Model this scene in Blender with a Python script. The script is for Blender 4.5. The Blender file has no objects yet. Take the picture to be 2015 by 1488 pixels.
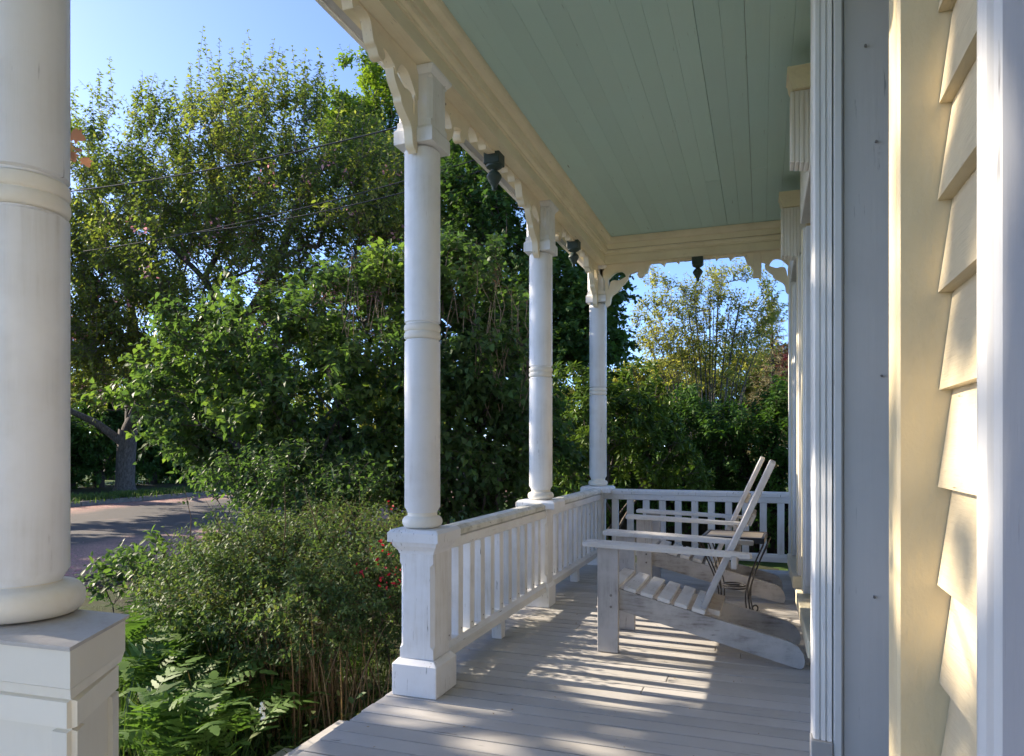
import bpy, math, random
import numpy as np
from mathutils import Vector, Matrix

SC = bpy.context.scene
COL = SC.collection
rad = math.radians

# ------------------------------------------------------------------ camera, sky, sun, exposure
CAM_H = 1.08
cam_d = bpy.data.cameras.new('camera')
cam = bpy.data.objects.new('camera', cam_d)
COL.objects.link(cam)
cam.location = (0, 0, CAM_H)
cam.rotation_euler = (rad(90), 0, rad(19.5))
cam_d.sensor_width = 36.0
cam_d.lens = 36.0 * 1390 / 2015
cam_d.shift_y = 136 / 2015
cam_d.clip_start = 0.05
cam_d.clip_end = 600
SC.camera = cam

SUN_EL = rad(26.5)
SUN_DIR = Vector((-math.cos(SUN_EL) * 0.998, math.cos(SUN_EL) * 0.063, math.sin(SUN_EL)))
world = bpy.data.worlds.new('World')
SC.world = world
world.use_nodes = True
wn = world.node_tree.nodes
wl = world.node_tree.links
wn.clear()
w_out = wn.new('ShaderNodeOutputWorld')
w_bg = wn.new('ShaderNodeBackground')
w_sky = wn.new('ShaderNodeTexSky')
w_sky.sky_type = 'NISHITA'
w_sky.sun_disc = False
w_sky.sun_elevation = SUN_EL
w_sky.sun_rotation = math.atan2(SUN_DIR.x, SUN_DIR.y)
w_sky.air_density = 0.35
w_sky.dust_density = 0.25
w_sky.ozone_density = 8.0
w_bg.inputs['Strength'].default_value = 0.15
w_tint = wn.new('ShaderNodeMix')
w_tint.data_type = 'RGBA'
w_tint.blend_type = 'MULTIPLY'
w_tint.inputs[0].default_value = 1.0
w_tint.inputs[7].default_value = (1.20, 0.89, 0.66, 1)
wl.new(w_sky.outputs[0], w_tint.inputs[6])
wl.new(w_tint.outputs[2], w_bg.inputs[0])
wl.new(w_bg.outputs[0], w_out.inputs[0])

sun_d = bpy.data.lights.new('sun', 'SUN')
sun_d.energy = 2.4
sun_d.angle = rad(0.53)
sun_d.color = (1.0, 0.86, 0.68)
sun = bpy.data.objects.new('sun', sun_d)
COL.objects.link(sun)
sun.rotation_euler = SUN_DIR.to_track_quat('Z', 'Y').to_euler()

SC.view_settings.view_transform = 'Standard'
SC.view_settings.look = 'None'
SC.view_settings.gamma = 1.0
SC.view_settings.use_curve_mapping = False
SC.view_settings.exposure = 2.55
SC.render.engine = 'CYCLES'
SC.cycles.max_bounces = 10
SC.cycles.diffuse_bounces = 6
SC.cycles.transmission_bounces = 6
SC.cycles.use_denoising = True

# ------------------------------------------------------------------ helpers
_th = rad(19.5)


def W(u, v, d):
    """world point seen at photograph pixel (u, v) at depth d: used to site far planting"""
    xr, zr = (u - 1007.5) / 1390, (880 - v) / 1390
    c, s = math.cos(_th), math.sin(_th)
    return np.array(((c * xr - s) * d, (c + s * xr) * d, CAM_H + zr * d))


def tag(o, label=None, cat=None, group=None, kind=None):
    if label:
        o['label'] = label
    if cat:
        o['category'] = cat
    if group:
        o['group'] = group
    if kind:
        o['kind'] = kind
    return o


def empty(name, loc=(0, 0, 0), label=None, cat=None, group=None, kind=None, parent=None):
    o = bpy.data.objects.new(name, None)
    o.empty_display_size = 0.1
    COL.objects.link(o)
    o.location = loc
    if parent:
        o.parent = parent
    return tag(o, label, cat, group, kind)


def link_mesh(name, me, parent=None, loc=(0, 0, 0)):
    o = bpy.data.objects.new(name, me)
    COL.objects.link(o)
    o.location = loc
    if parent:
        o.parent = parent
    return o


def copy_tree(o, parent=None):
    c = o.copy()
    COL.objects.link(c)
    if parent:
        c.parent = parent
    for ch in list(o.children):
        copy_tree(ch, c)
    return c


class MB:
    """collects shapes, builds them as one mesh object"""

    def __init__(self, off=(0, 0, 0)):
        self.v, self.f, self.off = [], [], off

    def add(self, vs, fs):
        n = len(self.v)
        self.v += [tuple(p) for p in vs]
        self.f += [tuple(i + n for i in f) for f in fs]
        return self

    def box(self, x0, x1, y0, y1, z0, z1, b=0.0):
        if b <= 0:
            vs = [(x, y, z) for x in (x0, x1) for y in (y0, y1) for z in (z0, z1)]
            fs = [(0, 1, 3, 2), (4, 6, 7, 5), (0, 4, 5, 1), (2, 3, 7, 6), (0, 2, 6, 4), (1, 5, 7, 3)]
            return self.add(vs, fs)
        vs, idx = [], {}
        X, Y, Z = (x0, x1), (y0, y1), (z0, z1)
        for i in (0, 1):
            for j in (0, 1):
                for k in (0, 1):
                    sx, sy, sz = (1, -1)[i] * b, (1, -1)[j] * b, (1, -1)[k] * b
                    for a in range(3):
                        p = [X[i] + sx, Y[j] + sy, Z[k] + sz]
                        p[a] = (X, Y, Z)[a][(i, j, k)[a]]
                        idx[(i, j, k, a)] = len(vs)
                        vs.append(tuple(p))
        g = lambda i, j, k, a: idx[(i, j, k, a)]
        fs = []
        for i in (0, 1):
            q = [g(i, 0, 0, 0), g(i, 1, 0, 0), g(i, 1, 1, 0), g(i, 0, 1, 0)]
            fs.append(q if i else q[::-1])
            q = [g(0, i, 0, 1), g(1, i, 0, 1), g(1, i, 1, 1), g(0, i, 1, 1)]
            fs.append(q[::-1] if i else q)
            q = [g(0, 0, i, 2), g(1, 0, i, 2), g(1, 1, i, 2), g(0, 1, i, 2)]
            fs.append(q if i else q[::-1])
        for j in (0, 1):
            for k in (0, 1):
                q = [g(0, j, k, 1), g(1, j, k, 1), g(1, j, k, 2), g(0, j, k, 2)]
                fs.append(q if j == k else q[::-1])
                q = [g(j, 0, k, 0), g(j, 1, k, 0), g(j, 1, k, 2), g(j, 0, k, 2)]
                fs.append(q[::-1] if j == k else q)
                q = [g(j, k, 0, 0), g(j, k, 1, 0), g(j, k, 1, 1), g(j, k, 0, 1)]
                fs.append(q if j == k else q[::-1])
        for i in (0, 1):
            for j in (0, 1):
                for k in (0, 1):
                    t = [g(i, j, k, 0), g(i, j, k, 1), g(i, j, k, 2)]
                    fs.append(t if (i + j + k) % 2 else t[::-1])
        return self.add(vs, fs)

    def prism(self, pts, h0, h1, axis='z'):
        """2-D outline extruded along an axis (x: pts are y,z; y: pts are x,z; z: pts are x,y)"""
        def P(p, h):
            return {'x': (h, p[0], p[1]), 'y': (p[0], h, p[1]), 'z': (p[0], p[1], h)}[axis]
        n = len(pts)
        vs = [P(p, h0) for p in pts] + [P(p, h1) for p in pts]
        fs = [(i, (i + 1) % n, n + (i + 1) % n, n + i) for i in range(n)]
        fs += [tuple(range(n))[::-1], tuple(range(n, 2 * n))]
        return self.add(vs, fs)

    def lathe(self, prof, cx, cy, seg=32):
        vs, fs = [], []
        m = len(prof)
        for i in range(seg):
            a = 2 * math.pi * i / seg
            vs += [(cx + r * math.cos(a), cy + r * math.sin(a), z) for r, z in prof]
        for i in range(seg):
            k = (i + 1) % seg
            for j in range(m - 1):
                fs.append((i * m + j, k * m + j, k * m + j + 1, i * m + j + 1))
        fs.append(tuple(i * m for i in range(seg))[::-1])
        fs.append(tuple(i * m + m - 1 for i in range(seg)))
        return self.add(vs, fs)

    def stack(self, rings):
        """square sections [(cx, cy, hx, hy, z, chamfer)] skinned bottom to top"""
        vs, fs = [], []
        for cx, cy, hx, hy, z, c in rings:
            vs += [(cx - hx + c, cy - hy, z), (cx + hx - c, cy - hy, z), (cx + hx, cy - hy + c, z), (cx + hx, cy + hy - c, z),
                   (cx + hx - c, cy + hy, z), (cx - hx + c, cy + hy, z), (cx - hx, cy + hy - c, z), (cx - hx, cy - hy + c, z)]
        for r in range(len(rings) - 1):
            for i in range(8):
                k = (i + 1) % 8
                fs.append((r * 8 + i, r * 8 + k, r * 8 + 8 + k, r * 8 + 8 + i))
        fs.append(tuple(range(8))[::-1])
        fs.append(tuple(range((len(rings) - 1) * 8, len(rings) * 8)))
        return self.add(vs, fs)

    def tube(self, pts, r, seg=8):
        pts = [Vector(p) for p in pts]
        n = len(pts)
        rs = r if isinstance(r, (list, tuple)) else [r] * n
        vs, fs = [], []
        up = Vector((0.3, 0.2, 0.93))
        for i, p in enumerate(pts):
            d = (pts[min(i + 1, n - 1)] - pts[max(i - 1, 0)]).normalized()
            a = d.cross(up)
            if a.length < 0.05:
                a = d.cross(Vector((1, 0, 0)))
            a.normalize()
            b = d.cross(a).normalized()
            for k in range(seg):
                t = 2 * math.pi * k / seg
                vs.append(p + (a * math.cos(t) + b * math.sin(t)) * rs[i])
        for i in range(n - 1):
            for k in range(seg):
                q = (k + 1) % seg
                fs.append((i * seg + k, i * seg + q, i * seg + seg + q, i * seg + seg + k))
        fs.append(tuple(range(seg)))
        fs.append(tuple(range((n - 1) * seg, n * seg))[::-1])
        return self.add(vs, fs)

    def mesh(self, name, mat, smooth=False):
        me = bpy.data.meshes.new(name)
        ox, oy, oz = self.off
        me.from_pydata([(x - ox, y - oy, z - oz) for x, y, z in self.v], [], self.f)
        me.materials.append(mat)
        if smooth:
            me.polygons.foreach_set('use_smooth', [True] * len(me.polygons))
            me.set_sharp_from_angle(angle=rad(38))
        me.update()
        return me

    def build(self, name, mat, parent=None, smooth=False, loc=(0, 0, 0)):
        return link_mesh(name, self.mesh(name, mat, smooth), parent, loc)


def crom(pts, n=5, closed=True):
    """Catmull-Rom smoothing of a 2-D outline"""
    out, m = [], len(pts)
    for i in range(m):
        p0, p1, p2, p3 = (np.array(pts[(i + k) % m], float) for k in (-1, 0, 1, 2))
        for t in np.linspace(0, 1, n, endpoint=False):
            out.append(tuple(0.5 * (2 * p1 + (p2 - p0) * t + (2 * p0 - 5 * p1 + 4 * p2 - p3) * t * t + (3 * p1 - p0 - 3 * p2 + p3) * t ** 3)))
    return out


# ------------------------------------------------------------------ materials
class NT:
    def __init__(self, name):
        self.m = bpy.data.materials.new(name)
        self.m.use_nodes = True
        self.t = self.m.node_tree
        self.t.nodes.clear()

    def n(self, kind, **kw):
        nd = self.t.nodes.new('ShaderNode' + kind)
        for k, v in kw.items():
            setattr(nd, k, v)
        return nd

    def l(self, a, b):
        self.t.links.new(a, b)

    def val(self, nd, **kw):
        for k, v in kw.items():
            nd.inputs[k.replace('_', ' ')].default_value = v
        return nd

    def noise(self, vec, scale, detail=4, rough=0.55):
        nd = self.n('TexNoise')
        self.val(nd, Scale=scale, Detail=detail, Roughness=rough)
        self.l(vec, nd.inputs['Vector'])
        return nd.outputs['Fac']

    def ramp(self, fac, stops):
        r = self.n('ValToRGB')
        els = r.color_ramp.elements
        els[0].position, els[1].position = stops[0][0], stops[-1][0]
        for p, c in stops[1:-1]:
            els.new(p)
        for e, (p, c) in zip(els, stops):
            e.position = p
            e.color = (*c, 1) if not isinstance(c, (int, float)) else (c, c, c, 1)
        self.l(fac, r.inputs[0])
        return r.outputs[0]

    def mix(self, fac, a, b, blend='MIX'):
        m = self.n('Mix', data_type='RGBA', blend_type=blend)
        for s, x in ((m.inputs[0], fac), (m.inputs[6], a), (m.inputs[7], b)):
            if hasattr(x, 'links'):
                self.l(x, s)
            elif isinstance(x, (int, float)):
                s.default_value = x if s == m.inputs[0] else (x, x, x, 1)
            else:
                s.default_value = (*x, 1)
        return m.outputs[2]

    def mapping(self, vec, scale, loc=None):
        m = self.n('Mapping')
        m.inputs['Scale'].default_value = scale
        self.l(vec, m.inputs['Vector'])
        return m.outputs[0]

    def bump(self, h, strength, dist=0.01):
        b = self.n('Bump')
        self.val(b, Strength=strength, Distance=dist)
        self.l(h, b.inputs['Height'])
        return b.outputs[0]

    def out(self, shader):
        o = self.n('OutputMaterial')
        self.l(shader, o.inputs['Surface'])
        return self.m

    def principled(self, color, rough=0.5, spec=0.4, normal=None, metal=0.0):
        p = self.n('BsdfPrincipled')
        if hasattr(color, 'links'):
            self.l(color, p.inputs['Base Color'])
        else:
            p.inputs['Base Color'].default_value = (*color, 1)
        if hasattr(rough, 'links'):
            self.l(rough, p.inputs['Roughness'])
        else:
            p.inputs['Roughness'].default_value = rough
        p.inputs['Specular IOR Level'].default_value = spec
        p.inputs['Metallic'].default_value = metal
        if normal:
            self.l(normal, p.inputs['Normal'])
        return p.outputs[0]


def jittered(t):
    """object coordinates shifted by a random amount per object, so alike pieces differ"""
    tc = t.n('TexCoord')
    oi = t.n('ObjectInfo')
    sc = t.n('VectorMath', operation='SCALE')
    cv = t.n('CombineXYZ')
    for i in range(3):
        t.l(oi.outputs['Random'], cv.inputs[i])
    t.l(cv.outputs[0], sc.inputs[0])
    sc.inputs['Scale'].default_value = 37.0
    ad = t.n('VectorMath', operation='ADD')
    t.l(tc.outputs['Object'], ad.inputs[0])
    t.l(sc.outputs[0], ad.inputs[1])
    return ad.outputs[0], oi.outputs['Random']


def paint(name, base, dirt, grain=(1, 1, 0.06), dirt_amt=0.35, crack=0.0, crack_col=(0.12, 0.11, 0.10), rough=0.5, var=0.06,
          bump=0.25, grain_scale=55, blotch=3.0, second=None):
    t = NT(name)
    vec, rnd = jittered(t)
    big = t.noise(vec, blotch, 5, 0.62)
    gv = t.mapping(vec, grain)
    fine = t.noise(gv, grain_scale, 5, 0.65)
    f1 = t.ramp(big, [(0.42, 0.0), (0.75, 1.0)])
    f2 = t.ramp(fine, [(0.45, 0.0), (0.8, 1.0)])
    m = t.n('Math', operation='MULTIPLY')
    t.l(f1, m.inputs[0]); t.l(f2, m.inputs[1])
    m2 = t.n('Math', operation='MULTIPLY_ADD')
    t.l(f1, m2.inputs[0]); m2.inputs[1].default_value = 0.45; t.l(m.outputs[0], m2.inputs[2])
    m3 = t.n('Math', operation='MULTIPLY')
    t.l(m2.outputs[0], m3.inputs[0]); m3.inputs[1].default_value = dirt_amt
    c = t.mix(m3.outputs[0], base, dirt)
    if second:
        s = t.ramp(t.noise(vec, blotch * 0.6, 3, 0.5), [(0.42, 0.0), (0.62, 1.0)])
        c = t.mix(s, c, second, 'MIX')
    br = t.n('MapRange')
    t.val(br, To_Min=1 - var, To_Max=1 + var)
    t.l(rnd, br.inputs[0])
    c = t.mix(1.0, c, br.outputs[0], 'MULTIPLY')
    h = fine
    if crack > 0:
        cv = t.mapping(vec, tuple(g if g < 0.5 else 1.0 for g in grain))
        ck = t.noise(cv, grain_scale * 1.7, 3, 0.55)
        lo = 0.305 + 0.045 * crack
        cf = t.ramp(ck, [(lo - 0.035, 1.0), (lo, 0.0)])
        gate = t.ramp(t.noise(vec, blotch * 2.2, 4, 0.6), [(0.50, 0.0), (0.66, 1.0)])
        mm = t.n('Math', operation='MULTIPLY')
        t.l(cf, mm.inputs[0]); t.l(gate, mm.inputs[1])
        c = t.mix(mm.outputs[0], c, crack_col)
        sb = t.n('Math', operation='SUBTRACT')
        t.l(fine, sb.inputs[0]); t.l(mm.outputs[0], sb.inputs[1])
        h = sb.outputs[0]
    rr = t.ramp(big, [(0.3, rough - 0.06), (0.7, rough + 0.1)])
    return t.out(t.principled(c, rr, 0.35, t.bump(h, bump, 0.004)))


WHITE = paint('white_porch_paint', (0.80, 0.81, 0.82), (0.42, 0.38, 0.30), (1, 1, 0.08), 0.7, 1.0, rough=0.42)
WHITE_H = paint('white_rail_paint', (0.78, 0.785, 0.78), (0.36, 0.34, 0.26), (1, 0.08, 1), 0.45, 1.1, rough=0.5)
WHITE_OLD = paint('chalky_cap_paint', (0.80, 0.81, 0.82), (0.42, 0.38, 0.30), (1, 1, 0.12), 0.5, 1.6, rough=0.5)
SHAFT = paint('column_paint', (0.80, 0.81, 0.82), (0.38, 0.35, 0.29), (1, 1, 0.05), 0.55, 0.45, rough=0.4, grain_scale=40)
BEAD = paint('column_bead_paint', (0.80, 0.77, 0.69), (0.55, 0.47, 0.30), (1, 1, 1), 0.3, 0.0, rough=0.45)
LICHEN = paint('lichened_rail_paint', (0.74, 0.74, 0.68), (0.22, 0.22, 0.13), (1, 0.25, 1), 0.9, 1.6, rough=0.7, grain_scale=45, blotch=9)
PEDESTAL_OLD = paint('cream_pedestal_paint', (0.78, 0.75, 0.65), (0.60, 0.54, 0.42), (1, 1, 0.2), 0.2, 0.0, rough=0.45, bump=0.1)
FLASH = paint('lead_flashing', (0.50, 0.49, 0.47), (0.30, 0.25, 0.21), (1, 1, 1), 0.7, 0.0, rough=0.6)
FLOOR = paint('grey_deck_paint', (0.48, 0.47, 0.455), (0.32, 0.30, 0.27), (0.06, 1, 1), 0.55, 1.1, (0.10, 0.095, 0.09), rough=0.5, var=0.09, grain_scale=60, blotch=2.2, second=(0.41, 0.395, 0.37))
CEIL = paint('pale_teal_paint', (0.51, 0.71, 0.68), (0.54, 0.67, 0.64), (1, 0.05, 1), 0.5, 0.15, (0.10, 0.15, 0.13), rough=0.45, var=0.035, grain_scale=60)
CREAM = paint('cream_trim_paint', (0.83, 0.76, 0.56), (0.40, 0.33, 0.20), (1, 0.06, 1), 0.45, 0.5, (0.22, 0.17, 0.10), rough=0.45)
CREAM_X = paint('cream_trim_paint_cross', (0.83, 0.76, 0.56), (0.40, 0.33, 0.20), (0.06, 1, 1), 0.45, 0.5, (0.22, 0.17, 0.10), rough=0.45)
FRET = paint('cream_fretwork_paint', (0.80, 0.72, 0.54), (0.42, 0.34, 0.22), (1, 0.4, 0.4), 0.4, 0.3, rough=0.5)
CLAP = paint('yellow_clapboard_paint', (0.60, 0.51, 0.34), (0.44, 0.36, 0.24), (1, 0.08, 1), 0.6, 0.15, rough=0.5, bump=1.0, blotch=9, var=0.08)
TRIM = paint('grey_white_casing_paint', (0.74, 0.74, 0.71), (0.44, 0.42, 0.37), (1, 1, 0.06), 0.4, 0.6, (0.25, 0.23, 0.2), rough=0.45)
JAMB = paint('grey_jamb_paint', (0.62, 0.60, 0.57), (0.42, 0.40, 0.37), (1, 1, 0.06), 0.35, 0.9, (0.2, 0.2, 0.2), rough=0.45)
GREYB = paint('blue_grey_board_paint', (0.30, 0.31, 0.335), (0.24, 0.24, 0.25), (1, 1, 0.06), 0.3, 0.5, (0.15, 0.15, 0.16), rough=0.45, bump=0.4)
GREYT = paint('grey_moulding_paint', (0.50, 0.50, 0.49), (0.36, 0.35, 0.33), (1, 1, 0.06), 0.4, 0.3, rough=0.5)
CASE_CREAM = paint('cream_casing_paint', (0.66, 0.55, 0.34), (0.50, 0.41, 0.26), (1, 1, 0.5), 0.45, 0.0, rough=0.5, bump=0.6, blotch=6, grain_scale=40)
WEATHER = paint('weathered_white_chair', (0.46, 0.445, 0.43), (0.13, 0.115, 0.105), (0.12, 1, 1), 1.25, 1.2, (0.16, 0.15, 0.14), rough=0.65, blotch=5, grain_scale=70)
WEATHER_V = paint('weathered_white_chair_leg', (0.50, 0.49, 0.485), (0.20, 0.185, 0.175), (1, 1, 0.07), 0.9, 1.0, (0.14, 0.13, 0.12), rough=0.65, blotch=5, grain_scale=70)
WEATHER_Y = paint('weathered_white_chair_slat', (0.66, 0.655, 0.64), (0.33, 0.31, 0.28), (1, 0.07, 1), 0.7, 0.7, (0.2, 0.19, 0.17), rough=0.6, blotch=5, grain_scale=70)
RUSTY = paint('rust_stained_board', (0.62, 0.55, 0.46), (0.28, 0.15, 0.07), (0.12, 1, 1), 1.0, 0.4, rough=0.65, blotch=9)
IRON = paint('black_iron', (0.025, 0.025, 0.027), (0.06, 0.05, 0.045), (1, 1, 1), 0.5, 0.0, rough=0.45)
TILE = paint('table_tile', (0.19, 0.165, 0.13), (0.12, 0.10, 0.075), (1, 1, 1), 0.7, 0.0, rough=0.35, blotch=12)
GREENP = paint('dark_green_paint', (0.030, 0.052, 0.045), (0.09, 0.10, 0.085), (1, 1, 0.3), 0.6, 0.0, rough=0.45)
SOFFIT = paint('grey_soffit_paint', (0.52, 0.52, 0.54), (0.40, 0.38, 0.36), (1, 0.06, 1), 0.3, 0.0, rough=0.5, bump=0.08)
DOOR = paint('dark_door_paint', (0.03, 0.03, 0.032), (0.05, 0.05, 0.05), (1, 1, 0.1), 0.3, 0.0, rough=0.3)
STEEL = paint('dull_steel', (0.20, 0.19, 0.18), (0.12, 0.08, 0.05), (1, 1, 1), 0.6, 0.0, rough=0.4)
RUBBER = paint('black_cable', (0.02, 0.02, 0.022), (0.03, 0.03, 0.03), (1, 1, 1), 0.3, 0.0, rough=0.5)


def glass_mat():
    t = NT('window_glass')
    return t.out(t.principled((0.02, 0.022, 0.025), 0.05, 0.6))


GLASS = glass_mat()


def leaf_mat(name, stops, trans=0.45, tcol=None, rough=0.55, spec=0.18):
    t = NT(name)
    a = t.n('Attribute', attribute_name='tint')
    c = t.ramp(a.outputs['Fac'], stops)
    p = t.principled(c, rough, spec)
    tr = t.n('BsdfTranslucent')
    tc = t.mix(1.0, c, tcol or (1.5, 1.5, 0.7), 'MULTIPLY')
    t.l(tc, tr.inputs['Color'])
    mx = t.n('MixShader')
    mx.inputs[0].default_value = trans
    t.l(p, mx.inputs[1]); t.l(tr.outputs[0], mx.inputs[2])
    return t.out(mx.outputs[0])


L_CHERRY = leaf_mat('cherry_leaf', [(0, (0.075, 0.120, 0.035)), (0.55, (0.155, 0.205, 0.055)), (1, (0.25, 0.25, 0.085))], 0.5, (1.45, 1.45, 0.6))
L_MAPLE = leaf_mat('dark_maple_leaf', [(0, (0.030, 0.070, 0.022)), (1, (0.075, 0.14, 0.034))], 0.4, None)
L_BRIGHT = leaf_mat('bright_maple_leaf', [(0, (0.075, 0.14, 0.02)), (1, (0.15, 0.22, 0.03))], 0.5, (1.6, 1.6, 0.6))
L_LILAC = leaf_mat('lilac_leaf', [(0, (0.048, 0.088, 0.040)), (0.6, (0.080, 0.135, 0.048)), (1, (0.14, 0.20, 0.05))], 0.42, (1.5, 1.7, 0.7), 0.5)
L_ABELIA = leaf_mat('abelia_leaf', [(0, (0.060, 0.110, 0.045)), (0.6, (0.100, 0.160, 0.055)), (1, (0.17, 0.19, 0.07))], 0.35, None)
L_RHODO = leaf_mat('rhododendron_leaf', [(0, (0.045, 0.095, 0.024)), (1, (0.115, 0.18, 0.04))], 0.35, None, 0.35)
L_HEDGE = leaf_mat('hedge_leaf', [(0, (0.025, 0.062, 0.018)), (1, (0.070, 0.15, 0.030))], 0.35, None)
L_GOLD = leaf_mat('golden_leaf', [(0, (0.17, 0.20, 0.05)), (0.6, (0.30, 0.31, 0.085)), (1, (0.42, 0.38, 0.12))], 0.5, (1.3, 1.3, 0.6))
L_SPRUCE = leaf_mat('spruce_needle', [(0, (0.11, 0.11, 0.06)), (1, (0.24, 0.19, 0.10))], 0.2, None)
L_RED = leaf_mat('dark_red_leaf', [(0, (0.07, 0.018, 0.022)), (1, (0.13, 0.035, 0.04))], 0.35, (1.6, 1.0, 1.0))
L_FERN = leaf_mat('fern_leaf', [(0, (0.060, 0.125, 0.030)), (1, (0.125, 0.215, 0.045))], 0.35, (1.2, 1.3, 0.7))
L_GRASS = leaf_mat('grass_leaf', [(0, (0.04, 0.085, 0.025)), (1, (0.10, 0.15, 0.04))], 0.3)
L_IRIS = leaf_mat('iris_leaf', [(0, (0.05, 0.095, 0.06)), (1, (0.08, 0.13, 0.08))], 0.25)
L_DRY = leaf_mat('dry_stalk', [(0, (0.16, 0.10, 0.055)), (1, (0.32, 0.23, 0.13))], 0.15)
L_PINK = leaf_mat('pink_blossom', [(0, (0.50, 0.20, 0.27)), (1, (0.68, 0.38, 0.42))], 0.4, (1.1, 1, 1))
L_LILACF = leaf_mat('lilac_blossom', [(0, (0.16, 0.07, 0.10)), (1, (0.34, 0.17, 0.27))], 0.3, (1.1, 1, 1))
L_AZALEA = leaf_mat('azalea_blossom', [(0, (0.25, 0.008, 0.02)), (1, (0.42, 0.02, 0.035))], 0.3, (1.1, 1, 1))
L_WHITEF = leaf_mat('white_blossom', [(0, (0.75, 0.75, 0.70)), (1, (0.82, 0.82, 0.78))], 0.3, (1, 1, 1))
L_MRED = leaf_mat('young_maple_leaf', [(0, (0.14, 0.22, 0.05)), (0.3, (0.30, 0.15, 0.08)), (1, (0.40, 0.20, 0.12))], 0.4, (1.2, 1.1, 0.9))


def bark_mat(name, a, b):
    t = NT(name)
    tc = t.n('TexCoord')
    v = t.mapping(tc.outputs['Object'], (1, 1, 0.35))
    n1 = t.noise(v, 22, 6, 0.65)
    c = t.ramp(n1, [(0.3, a), (0.7, b)])
    return t.out(t.principled(c, 0.85, 0.2, t.bump(n1, 0.6, 0.03)))


BARK = bark_mat('grey_bark', (0.040, 0.034, 0.030), (0.17, 0.15, 0.135))
BARK_D = bark_mat('dark_bark', (0.025, 0.02, 0.017), (0.07, 0.058, 0.048))
STEM_RED = bark_mat('reddish_stem', (0.06, 0.04, 0.025), (0.15, 0.10, 0.06))


def ground_mat(name, a, b, c2, scale=3.0):
    t = NT(name)
    tc = t.n('TexCoord')
    v = tc.outputs['Object']
    n1 = t.noise(v, scale, 6, 0.6)
    n2 = t.noise(v, scale * 18, 4, 0.7)
    c = t.mix(t.ramp(n1, [(0.4, 0.0), (0.6, 1.0)]), a, b)
    c = t.mix(t.ramp(n2, [(0.5, 0.0), (0.7, 0.8)]), c, c2)
    return t.out(t.principled(c, 0.95, 0.15, t.bump(n2, 0.7, 0.03)))


SOIL = ground_mat('soil_and_litter', (0.05, 0.045, 0.03), (0.05, 0.065, 0.028), (0.02, 0.016, 0.012))
LAWN = ground_mat('lawn_green', (0.055, 0.10, 0.025), (0.075, 0.125, 0.03), (0.03, 0.05, 0.015))
PATHM = ground_mat('worn_dirt', (0.17, 0.13, 0.11), (0.23, 0.18, 0.16), (0.10, 0.075, 0.06))


def road_mat():
    t = NT('petal_strewn_asphalt')
    tc = t.n('TexCoord')
    v = tc.outputs['Object']
    g = t.noise(v, 90, 4, 0.7)
    base = t.ramp(g, [(0.3, (0.050, 0.047, 0.045)), (0.7, (0.095, 0.090, 0.086))])
    sep = t.n('SeparateXYZ')
    t.l(v, sep.inputs[0])
    # fallen petals drift against both kerbs
    edge = t.n('MapRange')
    t.val(edge, From_Min=-11.0, From_Max=-8.6, To_Min=0.0, To_Max=1.0)
    t.l(sep.outputs[0], edge.inputs[0])
    far = t.n('MapRange')
    t.val(far, From_Min=-15.2, From_Max=-16.6, To_Min=0.0, To_Max=0.55)
    t.l(sep.outputs[0], far.inputs[0])
    mx = t.n('Math', operation='MAXIMUM')
    t.l(edge.outputs[0], mx.inputs[0]); t.l(far.outputs[0], mx.inputs[1])
    n1 = t.noise(v, 1.1, 4, 0.6)
    ad = t.n('Math', operation='MULTIPLY_ADD')
    t.l(n1, ad.inputs[0]); ad.inputs[1].default_value = 0.8; t.l(mx.outputs[0], ad.inputs[2])
    cover = t.ramp(ad.outputs[0], [(0.45, 0.0), (0.95, 0.95)])
    sp = t.ramp(t.noise(v, 38, 3, 0.7), [(0.36, 0.0), (0.50, 1.0)])
    mm = t.n('Math', operation='MULTIPLY')
    t.l(cover, mm.inputs[0]); t.l(sp, mm.inputs[1])
    c = t.mix(mm.outputs[0], base, (0.40, 0.245, 0.20))
    return t.out(t.principled(c, 0.85, 0.3, t.bump(g, 0.4, 0.01)))


ROAD = road_mat()
KERB = ground_mat('granite_kerb', (0.20, 0.19, 0.18), (0.27, 0.25, 0.24), (0.13, 0.12, 0.115), 6)

# ------------------------------------------------------------------ the setting: ground, street
GZ = -0.5


def sheet(name, x0, x1, y0, y1, z, mat, nx=1, ny=1, bumpy=0.0, seed=1):
    rng = np.random.default_rng(seed)
    xs, ys = np.linspace(x0, x1, nx + 1), np.linspace(y0, y1, ny + 1)
    vs = [(x, y, z + (bumpy * rng.normal() if bumpy else 0)) for x in xs for y in ys]
    fs = [(i * (ny + 1) + j, (i + 1) * (ny + 1) + j, (i + 1) * (ny + 1) + j + 1, i * (ny + 1) + j + 1) for i in range(nx) for j in range(ny)]
    mb = MB().add(vs, fs)
    o = mb.build(name, mat, None, bumpy > 0)
    tag(o, kind='structure')
    return o


sheet('ground', -300, 300, -200, 400, GZ - 0.012, LAWN)
sheet('garden_soil', -6.9, 0.2, -2.0, 9.6, GZ + 0.035, SOIL, 30, 40, 0.012)
sheet('dirt_path', -7.75, -6.95, -20, 60, GZ + 0.004, PATHM, 4, 90, 0.012, 3)
sheet('added_bounce_walk', -6.9, -2.16, 1.15, 2.45, GZ + 0.06, KERB)  # unseen pale walk below the steps, added to bounce light onto the ceiling
sheet('road', -17.2, -7.8, -60, 120, GZ - 0.004, ROAD)
kerb = MB()
for k in range(-10, 40):
    kerb.box(-17.36, -17.2, k * 2.0 + 0.01, k * 2.0 + 1.99, GZ - 0.1, GZ + 0.12, 0.012)
tag(kerb.build('kerb', KERB), kind='structure')
sheet('verge', -24, -17.36, -30, 80, GZ + 0.10, SOIL, 20, 60, 0.02, 4)

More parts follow.
